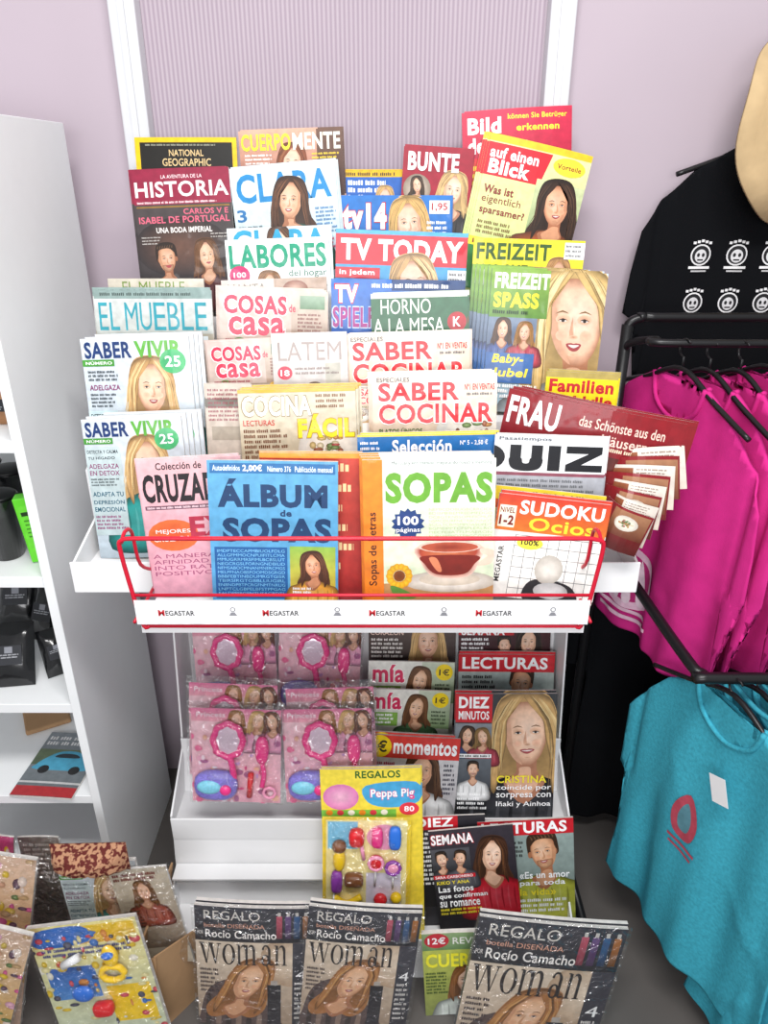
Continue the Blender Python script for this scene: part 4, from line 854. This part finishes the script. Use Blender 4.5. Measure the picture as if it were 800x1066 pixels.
def kid2(F):
    F.R(0,0,1,1.6,'#d8b8a0','#c9a04a'); rd=random.Random(19)
    for i in range(120):
        c=rd.choice(['#e8c21a','#d64a8a','#f4e0d0','#c8a06a','#5a7a3a','#d8a07a','#f0b0c8','#5a3a50']); F.E(rd.random(),rd.random()*1.6,.02+.05*rd.random(),.02+.05*rd.random(),mixc(c,'#ffffff',.2),mixc(c,'#000000',.2),n=8)
def kid3(F):
    F.R(0,0,1,1.6,'#d84a8a','#b02a6a'); rd=random.Random(29)
    for i in range(70):
        c=rd.choice(['#f4d0e0','#d64a8a','#f4e0d0','#e8c21a','#7a2a6a']); F.E(rd.random(),rd.random()*1.6,.02+.05*rd.random(),.02+.05*rd.random(),mixc(c,'#ffffff',.2),c,n=8)
addbag(mag((-70,880),(38,896),.99,0,'#e8c8b0',kid2,'pink and yellow wrapped toy magazine',lean=8,group=G4,t=.01,gloss=True),.035)
addbag(mag((-60,955),(34,975),.90,0,'#d8a0b0',kid2,'crinkled wrapped toy magazine in pastel colours',lean=8,group=G4,t=.01,gloss=True),.035)
addbag(mag((-70,862),(14,872),1.05,0,'#c84a80',kid3,'bright pink wrapped children magazine',lean=5,group=G4,gloss=True),.02)
addbag(mag((18,872),(60,872),1.08,0,'#55504c',lambda F:(F.R(0,0,1,2,'#8a8078','#4a4642'),F.Ls(.1,.2,.8,8,.15,'#d8d0c8',.08)),'dark grey wrapped magazine',lean=5,group=G4,gloss=True))
# ================================================================ SHELVING CONTENT
def pouch(u,v,y,zb,w,h,m,lab,lean=12,yaw=0,name='packaged_item',cat='package',th=.02):
    C=P(u,v,y); o=bpy.data.objects.new(name,bag_me(w,h,th,nx=8,ny=8)); o.data.materials.append(m); COL.objects.link(o)
    for p in o.data.polygons: p.use_smooth=True
    o.matrix_world=T_((C.x,y,zb))@Matrix.Rotation(math.radians(yaw),4,'Z')@Matrix.Rotation(math.radians(90-lean),4,'X'); meta(o,lab,cat,'goods on the shelving unit')
    F=Fl(w*.6,h*.3); F.R(.35,.05,.65,.3,'#8a8c94'); F.Ls(.1,.34,.9,2,.1,'#b8bac0',.05)
    me=F.mesh('label',lambda x,y_:0,1,0,'#22242a'); me.materials.append(M_PRINT); c=bpy.data.objects.new('label_sticker',me); COL.objects.link(c); c.parent=o; c.matrix_local=T_((0,h*.35,th*1.25))
# dark tapered cups
def cup_me(r0,r1,h,n=24):
    pr=[(0,.003),(r0*.9,.003),(r0,0),(r1,h),(r1+.002,h+.002),(r1-.002,h),(r0-.002,.006),(0,.006)]
    vs=[];fs=[];m=len(pr)
    for i in range(n):
        a=2*math.pi*i/n
        for r,z in pr: vs.append((r*math.cos(a),r*math.sin(a),z))
    for i in range(n):
        for k in range(m-1): fs.append((i*m+k,((i+1)%n)*m+k,((i+1)%n)*m+k+1,i*m+k+1))
    me=bpy.data.meshes.new('cup'); me.from_pydata(vs,[],fs); return me
for (u,v,y) in ((12,585,1.25),(-8,580,1.30),(24,560,1.38),(0,560,1.42)):
    C=P(u,v,y); o=obj('cup',cup_me(.026,.036,.12),M_BPLAS,True); o.location=(C.x,y,.927); meta(o,'dark glossy tapered cup standing on white shelf','cup','goods on the shelving unit')
    part('cup_lid',ell_me(.037,.037,.008),o,M_BLACK,True,T_((0,0,.124)))
for (u,v,y,zb,w,h,yaw) in ((8,690,1.22,.638,.085,.13,8),(42,650,1.38,.638,.08,.13,-15),(62,690,1.26,.638,.055,.10,35),(20,650,1.44,.638,.09,.14,5)):
    pouch(u,v,y,zb,w,h,M_BPLAS,'black film pouch leaning on lower white shelf',lean=30,yaw=yaw)
for (u,y) in ((5,1.25),(-20,1.3)):
    pouch(u,450,y,1.188,.06,.07,M_KRAFT,'small brown packaged item on upper shelf')
gb=obj('green_box',box_me(-.024,.024,-.014,.014,0,.13,.0015),m=M_GREEN); C=PZ(38,594,.928); gb.matrix_world=T_((C.x,1.235,.930))@Matrix.Rotation(math.radians(12),4,'Z')@Matrix.Rotation(math.radians(-5),4,'Y')
meta(gb,'bright green slim carton box standing on white shelf','box')
F=Fl(.04,.1); F.R(.1,.3,.9,.5,'#1d3a14'); F.Ls(.15,.7,.85,5,.2,'#1f5a14',.08)
me=F.mesh('label',lambda x,y_:0,1,0,'#6fdc38'); me.materials.append(M_FLAT); me.transform(T_((0,-.0145,.015))@Matrix.Rotation(math.radians(90),4,'X')); part('label_sticker',me,gb)
d2=lambda F:(F.R(0,0,1,1.5,'#8a9298','#5f666a'),F.R(0,.4,1,.75,'#6a7a5a','#4a5a44'),F.B([(.1,.75),(.2,.6),(.4,.45),(.7,.45),(.85,.6),(.95,.75),(.9,.85),(.12,.85)],'#4aa0c0'),F.B([(.35,.58),(.42,.5),(.66,.5),(.74,.58)],'#24323a'),F.E(.27,.85,.09,.09,'#1c1c1e'),F.E(.78,.85,.09,.09,'#1c1c1e'),F.Ls(.05,.1,.95,2,.12,'#e9e9e9',.08),F.R(0,1.1,1,1.14,'#c8c8c8'),F.R(0,1.2,1,1.4,'#b02a30'))
A=PZ(70,762,.402)-Vector((.035,0,0)); B=A+Vector((.135,-.01,0))
mag((70,762),None,1,0,'#7a8288',d2,'magazine with a light blue classic car, lying flat',A=A,B=B,lean=89.5,H=.19,gloss=True,bx=.001,group='goods on the shelving unit')
kb=obj('kraft_envelope',box_me(-.05,.05,-.06,.06,0,.012,.004),m=M_CARD); kb.location=(-.82,1.42,.395); kb.rotation_euler=(0,0,.5); meta(kb,'brown kraft envelope lying on the shelf','envelope','goods on the shelving unit')
# ================================================================ CLOTHES RAIL
PX_=.462
rail=empty('clothes_rail',(PX_,1.42,0)); meta(rail,'black metal clothes rail with curved arms','clothes rail')
def rl(nm,paths,r=.009):
    me=tube_me(paths,r,10); me.transform(T_((-PX_,-1.42,0))); part(nm,me,rail,M_BLACK,True)
rl('post',[[(PX_,1.42,0),(PX_,1.42,1.33)]],.011)
rl('top_rail',[smooth_path([(PX_,1.42,1.30),(PX_+.002,1.42,1.33),(PX_+.03,1.42,1.343),(.56,1.42,1.343),(1.3,1.42,1.343)])])
rl('top_rail',[smooth_path([(PX_,1.42,1.28),(PX_+.005,1.40,1.30),(PX_+.03,1.34,1.318),(.54,1.30,1.32),(1.3,1.30,1.32)])],.007)
E1=P(735,706,1.0)
rl('lower_arm',[smooth_path([(PX_,1.42,.885),(PX_+.005,1.38,.885),(E1.x-.02,1.06,E1.z+.01),(E1.x,1.01,E1.z),(E1.x+.04,1.0,E1.z),(1.2,1.0,E1.z)])],.01)
rl('lower_arm',[smooth_path([(PX_,1.42,.90),(.52,1.42,.905),(1.3,1.42,.905)])],.009)
rl('foot',[[(PX_,1.15,.012),(PX_,1.6,.012)]],.011)
def shirt(name,m,C,yaw,seed,lab,w=1.0,ln=.66,amp=.012,art=None,th=.02,group=None,tiltx=0,droop=0,hang=True,hl_='black plastic clothes hanger holding a t-shirt',hz=0):
    rd=random.Random(seed)
    half=[(.075,.0),(.15,-.022-droop*.02),(.205,-.05-droop*.05),(.24,-.11-droop*.05),(.27-droop*.02,-.21-droop*.03),(.285-droop*.03,-.29-droop*.03),(.255-droop*.02,-.305-droop*.03),(.225,-.305-droop*.02),(.208,-.225),(.205,-.35),(.215,-.5),(.225,-ln)]
    half=[(x*w,y) for x,y in half]
    out=half+[(0.1*w,-ln-.006),(0,-ln-.004),(-.1*w,-ln-.006)]+[(-x,y) for x,y in half[::-1]]+[(-.055*w,-.05),(0,-.075),(.055*w,-.05)]
    bm=bmesh.new(); vs=[bm.verts.new((x,y,0)) for x,y in out]; f=bm.faces.new(vs[::-1])
    bmesh.ops.triangulate(bm,faces=[f])
    step=.008; x=-.33
    while x<.33:
        bmesh.ops.bisect_plane(bm,geom=bm.verts[:]+bm.edges[:]+bm.faces[:],dist=1e-6,plane_co=(x,0,0),plane_no=(1,0,0)); x+=step
    y=-ln
    while y<0:
        bmesh.ops.bisect_plane(bm,geom=bm.verts[:]+bm.edges[:]+bm.faces[:],dist=1e-6,plane_co=(0,y,0),plane_no=(0,1,0)); y+=.02
    r=bmesh.ops.extrude_face_region(bm,geom=bm.faces[:])
    bs=set(g for g in r['geom'] if isinstance(g,bmesh.types.BMVert))
    ph=[rd.uniform(0,6.28) for _ in range(6)]; k1=rd.uniform(24,34); k2=rd.uniform(55,75)
    cr=[(rd.uniform(-.18,.18),rd.uniform(-ln,-.1),rd.uniform(-1,1),rd.uniform(.3,1)) for _ in range(9)]
    def dz(x,y):
        q=min(1,max(0,(-y-.04)/.45))
        wx=x+.012*math.sin(5*y+ph[3])
        a=math.sin(k1*wx+ph[0]+y*1.5); a=math.copysign(abs(a)**1.4,a)
        z=amp*(.15+q)*a+amp*.45*(.2+q)*math.sin(k2*wx+ph[1]-y*2.5)-.09*max(0,abs(x)-.18)+amp*.4*math.sin(14*y+ph[2]+9*x)*(1-q)
        for cx_,cy_,ang,s_ in cr:
            dx_=x-cx_;dy_=y-cy_; u_=dx_*math.cos(ang)-dy_*math.sin(ang); v_=dx_*math.sin(ang)+dy_*math.cos(ang)
            z+=amp*.55*s_*math.exp(-(u_/.012)**2-(v_/.07)**2)
        # crease where sleeve meets body
        z-=.010*math.exp(-((abs(x)-.208*w)/.010)**2)*(1 if y>-.33 else 0)
        return z
    def thk(x,y):
        e=max(0,1-(abs(x)/(.24*w))**3)
        return .003+th*e
    for v in bm.verts:
        x_,y_=v.co.x,v.co.y
        s=-1 if v in bs else 1
        v.co.z=dz(x_,y_)+s*thk(x_,y_)*.5
    bmesh.ops.recalc_face_normals(bm,faces=bm.faces[:])
    me=bpy.data.meshes.new(name); bm.to_mesh(me); bm.free()
    me.materials.append(m)
    for p in me.polygons: p.use_smooth=True
    o=bpy.data.objects.new(name,me); COL.objects.link(o)
    m4=T_(C)@Matrix.Rotation(math.radians(yaw),4,'Z')@Matrix.Rotation(math.radians(90+tiltx),4,'X')
    o.matrix_world=m4; meta(o,lab,'t-shirt',group)
    pts=[(.075*w,.0),(.055*w,-.05),(0,-.075),(-.055*w,-.05),(-.075*w,0)]
    path=smooth_path([(x,y,dz(x,y)+thk(x,y)*.5) for x,y in pts],5)
    part('collar',tube_me([path],.005,6),o,m,True)
    path=smooth_path([(x,y,dz(x,y)-thk(x,y)*.5) for x,y in ((.075*w,0),(.04*w,-.012),(0,-.016),(-.04*w,-.012),(-.075*w,0))],5)
    part('collar',tube_me([path],.005,6),o,m,True)
    for ar in (art or []):
        F=Fl(1,1); ar(F)
        me=bpy.data.meshes.new('print')
        me.from_pydata([(v[0],v[1]-1,v[2]*8) for v in F.v],[],F.f)
        ca=me.color_attributes.new('Col','FLOAT_COLOR','CORNER'); ca.data.foreach_set('color',[c for f_ in F.c for q in f_ for c in q])
        bm=bmesh.new(); bm.from_mesh(me); x=-.3
        while x<.3:
            bmesh.ops.bisect_plane(bm,geom=bm.verts[:]+bm.edges[:]+bm.faces[:],dist=1e-6,plane_co=(x,0,0),plane_no=(1,0,0)); x+=.005
        y=-.6
        while y<0:
            bmesh.ops.bisect_plane(bm,geom=bm.verts[:]+bm.edges[:]+bm.faces[:],dist=1e-6,plane_co=(0,y,0),plane_no=(0,1,0)); y+=.01
        for v in bm.verts: v.co.z=v.co.z+dz(v.co.x,v.co.y)+thk(v.co.x,v.co.y)*.5+.0024
        bm.to_mesh(me); bm.free(); me.materials.append(M_FLAT); part('printed_motif',me,o)
    if hang:
        h=empty('clothes_hanger'); h.matrix_world=m4; meta(h,hl_,'hanger','clothes hangers on the rail')
        body=smooth_path([(-.19*w,-.05,0),(-.1,-.018,0),(0,.02,0),(.1,-.018,0),(.19*w,-.05,0)],5)
        part('hanger_arms',tube_me([body],.005,6),h,M_BLACK,True)
        hook=[(0,.018,0),(0,.04-hz,0)]+[(.016*math.sin(a)*-1,.056-hz-.016*math.cos(a),0) for a in [math.radians(q) for q in range(0,250,25)]]
        part('hanger_hook',tube_me([hook],.002,6),h,M_BLACK,True)
    return o
def mk(i,j):
    def f(F):
        cx=.5+(-.074+i*.074)-.046; cy=.20+j*.095
        F.E(cx,cy,.021,.021,'#e9e9ea'); F.E(cx,cy,.018,.018,'#1b1c1f'); F.E(cx,cy+.002,.012,.013,'#dcdcde'); F.E(cx-.005,cy,.003,.004,'#1b1c1f'); F.E(cx+.005,cy,.003,.004,'#1b1c1f'); F.R(cx-.006,cy+.008,cx+.006,cy+.011,'#1b1c1f')
        for q in range(-2,3): F.R(cx+q*.008-.003,cy-.030+abs(q)*.002,cx+q*.008+.003,cy-.025+abs(q)*.002,'#e9e9ea',nl=False)
        F.R(cx-.022,cy+.022,cx+.022,cy+.027,'#e9e9ea'); F.R(cx-.016,cy+.030,cx+.016,cy+.033,'#c9c9ca')
    return f
C=P(797,152,1.6)
shirt('t_shirt',M_BLKCLOTH,Vector((C.x+.028,1.605,C.z)),3,3,'black t-shirt with six small white round emblems, on wall',art=[mk(i,j) for j in range(2) for i in range(3)],amp=.004,w=1.02,ln=.52,th=.01,droop=.9)
def pk(F):
    y=.10; X=.06
    F.B([(.30+X,.30+y),(.35+X,.25+y),(.43+X,.27+y),(.47+X,.34+y),(.42+X,.40+y),(.33+X,.39+y)],'#f0c6dc'); F.B([(.315+X,.31+y),(.36+X,.265+y),(.425+X,.285+y),(.45+X,.34+y),(.41+X,.385+y),(.335+X,.375+y)],'#be2a78')
    for i in range(4): F.B([(.33+X+i*.028,.38+y),(.335+X+i*.028,.28+y),(.349+X+i*.028,.38+y)],'#f4dbe8')
    F.R(.30+X,.405+y,.48+X,.413+y,'#f0c6dc'); F.R(.32+X,.422+y,.46+X,.431+y,'#f0c6dc')
rr=random.Random(11)
for k in range(10):
    shirt('t_shirt',M_PINK,Vector((.53+.05*k,1.30+rr.uniform(-.012,.012),1.255+rr.uniform(-.006,.006))),-76-1*k+rr.uniform(-2,2),20+k,'bright pink cotton t-shirt with pale print' if k==0 else 'bright pink cotton t-shirt on black hanger',art=[pk] if k==0 else None,amp=.011,group='pink t-shirts on the rail',ln=.55+rr.uniform(-.02,.03),th=.006,droop=1.0+rr.uniform(-.3,.4))
def tl(F):
    F.B([(.44,.28),(.47,.23),(.50,.28),(.49,.33),(.45,.33)],'#b8485a'); F.B([(.455,.285),(.47,.25),(.485,.285),(.48,.315),(.46,.315)],'#5a8a98'); F.R(.44,.345,.51,.351,'#b8485a'); F.R(.445,.36,.505,.365,'#b8485a')
for k in range(9):
    o=shirt('t_shirt',M_TEAL,Vector((.585+.05*k,1.0+rr.uniform(-.012,.012),.785+rr.uniform(-.006,.006))),-72-1.5*k+rr.uniform(-2,2),40+k,'teal melange t-shirt with small red print and price tag' if k==0 else 'teal melange t-shirt hanging behind another',art=[tl] if k==0 else None,amp=.011,group='teal t-shirts on the lower rail',ln=.62+rr.uniform(-.03,.04),th=.006,droop=1.1+rr.uniform(-.3,.4),hz=.02)
    if k==0:
        me=box_me(-.018,.018,-.05,0,.0,.0008); part('price_tag',me,o,M_WHITE,False,T_((.03,-.12,.03))@Matrix.Rotation(.4,4,'Z'),'white paper price tag')
        me=box_me(-.015,.015,-.02,0,.0,.0008); part('neck_label',me,o,M_WHITE,False,T_((0,-.02,.0)),'white neck label')
rl('front_arm',[smooth_path([(E1.x+.12,1.0,E1.z),(E1.x+.13,.9,E1.z-.04),(E1.x+.14,.78,E1.z-.10),(E1.x+.2,.76,E1.z-.11),(1.2,.76,E1.z-.11)])],.009)
for k in range(4):
    shirt('t_shirt',M_TEAL,Vector((.70+.05*k,.76,.655)),-66-2*k,70+k,'teal melange t-shirt on the lowest rail arm',amp=.011,group='teal t-shirts on the lower rail',ln=.58,th=.006,droop=1.3)
for k,(x,y) in enumerate(((.655,1.48),(.69,1.42))):
    shirt('t_shirt',M_BLKCLOTH,Vector((x,y,.84)),-4,60+k,'black t-shirt hanging low behind the teal ones',amp=.010,ln=.78,group='black t-shirts on the rail')
# hat
hat=empty('hat'); meta(hat,'tan felt hat with dark band hanging by the black t-shirt','hat')
prof=[(.0,.11),(.05,.108),(.075,.095),(.088,.05),(.09,.01),(.10,.0),(.13,-.010),(.155,-.022),(.156,-.026),(.13,-.014),(.09,-.004)]
def lathe(prof,n=64,sx=1.08):
    vs=[];fs=[]
    for i in range(n):
        a=2*math.pi*i/n
        for r,z in prof: vs.append((r*math.cos(a),r*math.sin(a)*sx,z+ ((.022*math.cos(2*a)+.008*math.sin(5*a)) if r>.11 else 0)))
    m=len(prof)
    for i in range(n):
        for k in range(m-1): fs.append((i*m+k,((i+1)%n)*m+k,((i+1)%n)*m+k+1,i*m+k+1))
    me=bpy.data.meshes.new('lathe'); me.from_pydata(vs,[],fs); return me
part('hat_body',lathe(prof),hat,M_TAN,True); part('hat_band',lathe([(.0905,.006),(.0915,.008),(.0895,.034),(.088,.034)]),hat,M_DARK,True,label='dark hat band')
C=P(849,130,1.52)
hat.matrix_world=T_(C)@Matrix.Rotation(math.radians(14),4,'Z')@Matrix.Rotation(math.radians(84),4,'X')
hk=empty('wall_hook',(C.x,1.65,C.z)); meta(hk,'black wall hook carrying the tan hat','hook')
part('hook_arm',tube_me([smooth_path([(0,0,0),(0,-.06,0),(0,-.12,0),(0,-.2,.01)])],.004),hk,M_BLACK,True)
# ================================================================ CAMERA / LIGHT
bpy.data.objects.remove(_to)
cam=bpy.data.cameras.new('camera'); co=bpy.data.objects.new('camera',cam); COL.objects.link(co)
cam.sensor_fit='HORIZONTAL'; cam.sensor_width=36; cam.lens=36*FPX/800; cam.clip_start=.05
co.location=(0,0,CAMZ); co.rotation_euler=(math.radians(90)-PT,0,0); sc.camera=co
def area(loc,rot,size,e,col=(1,1,1)):
    l=bpy.data.lights.new('ceiling_or_fill_light','AREA'); l.shape='RECTANGLE'; l.size=size[0]; l.size_y=size[1]; l.energy=e; l.color=col
    o=bpy.data.objects.new('ceiling_or_fill_light',l); COL.objects.link(o); o.location=loc; o.rotation_euler=rot
area((.1,.1,2.75),(math.radians(22),0,0),(1.1,.35),42,(1,.99,.98))
area((-.2,-1.3,1.7),(math.radians(76),0,0),(1.6,.8),34,(.98,.98,1))  # added fill behind the camera, no ceiling fixture; brightens the lower rack
wd=bpy.data.worlds.new('world'); sc.world=wd; wd.use_nodes=True
wd.node_tree.nodes['Background'].inputs[0].default_value=(.96,.97,1,1); wd.node_tree.nodes['Background'].inputs[1].default_value=.5
sc.view_settings.view_transform='Standard'
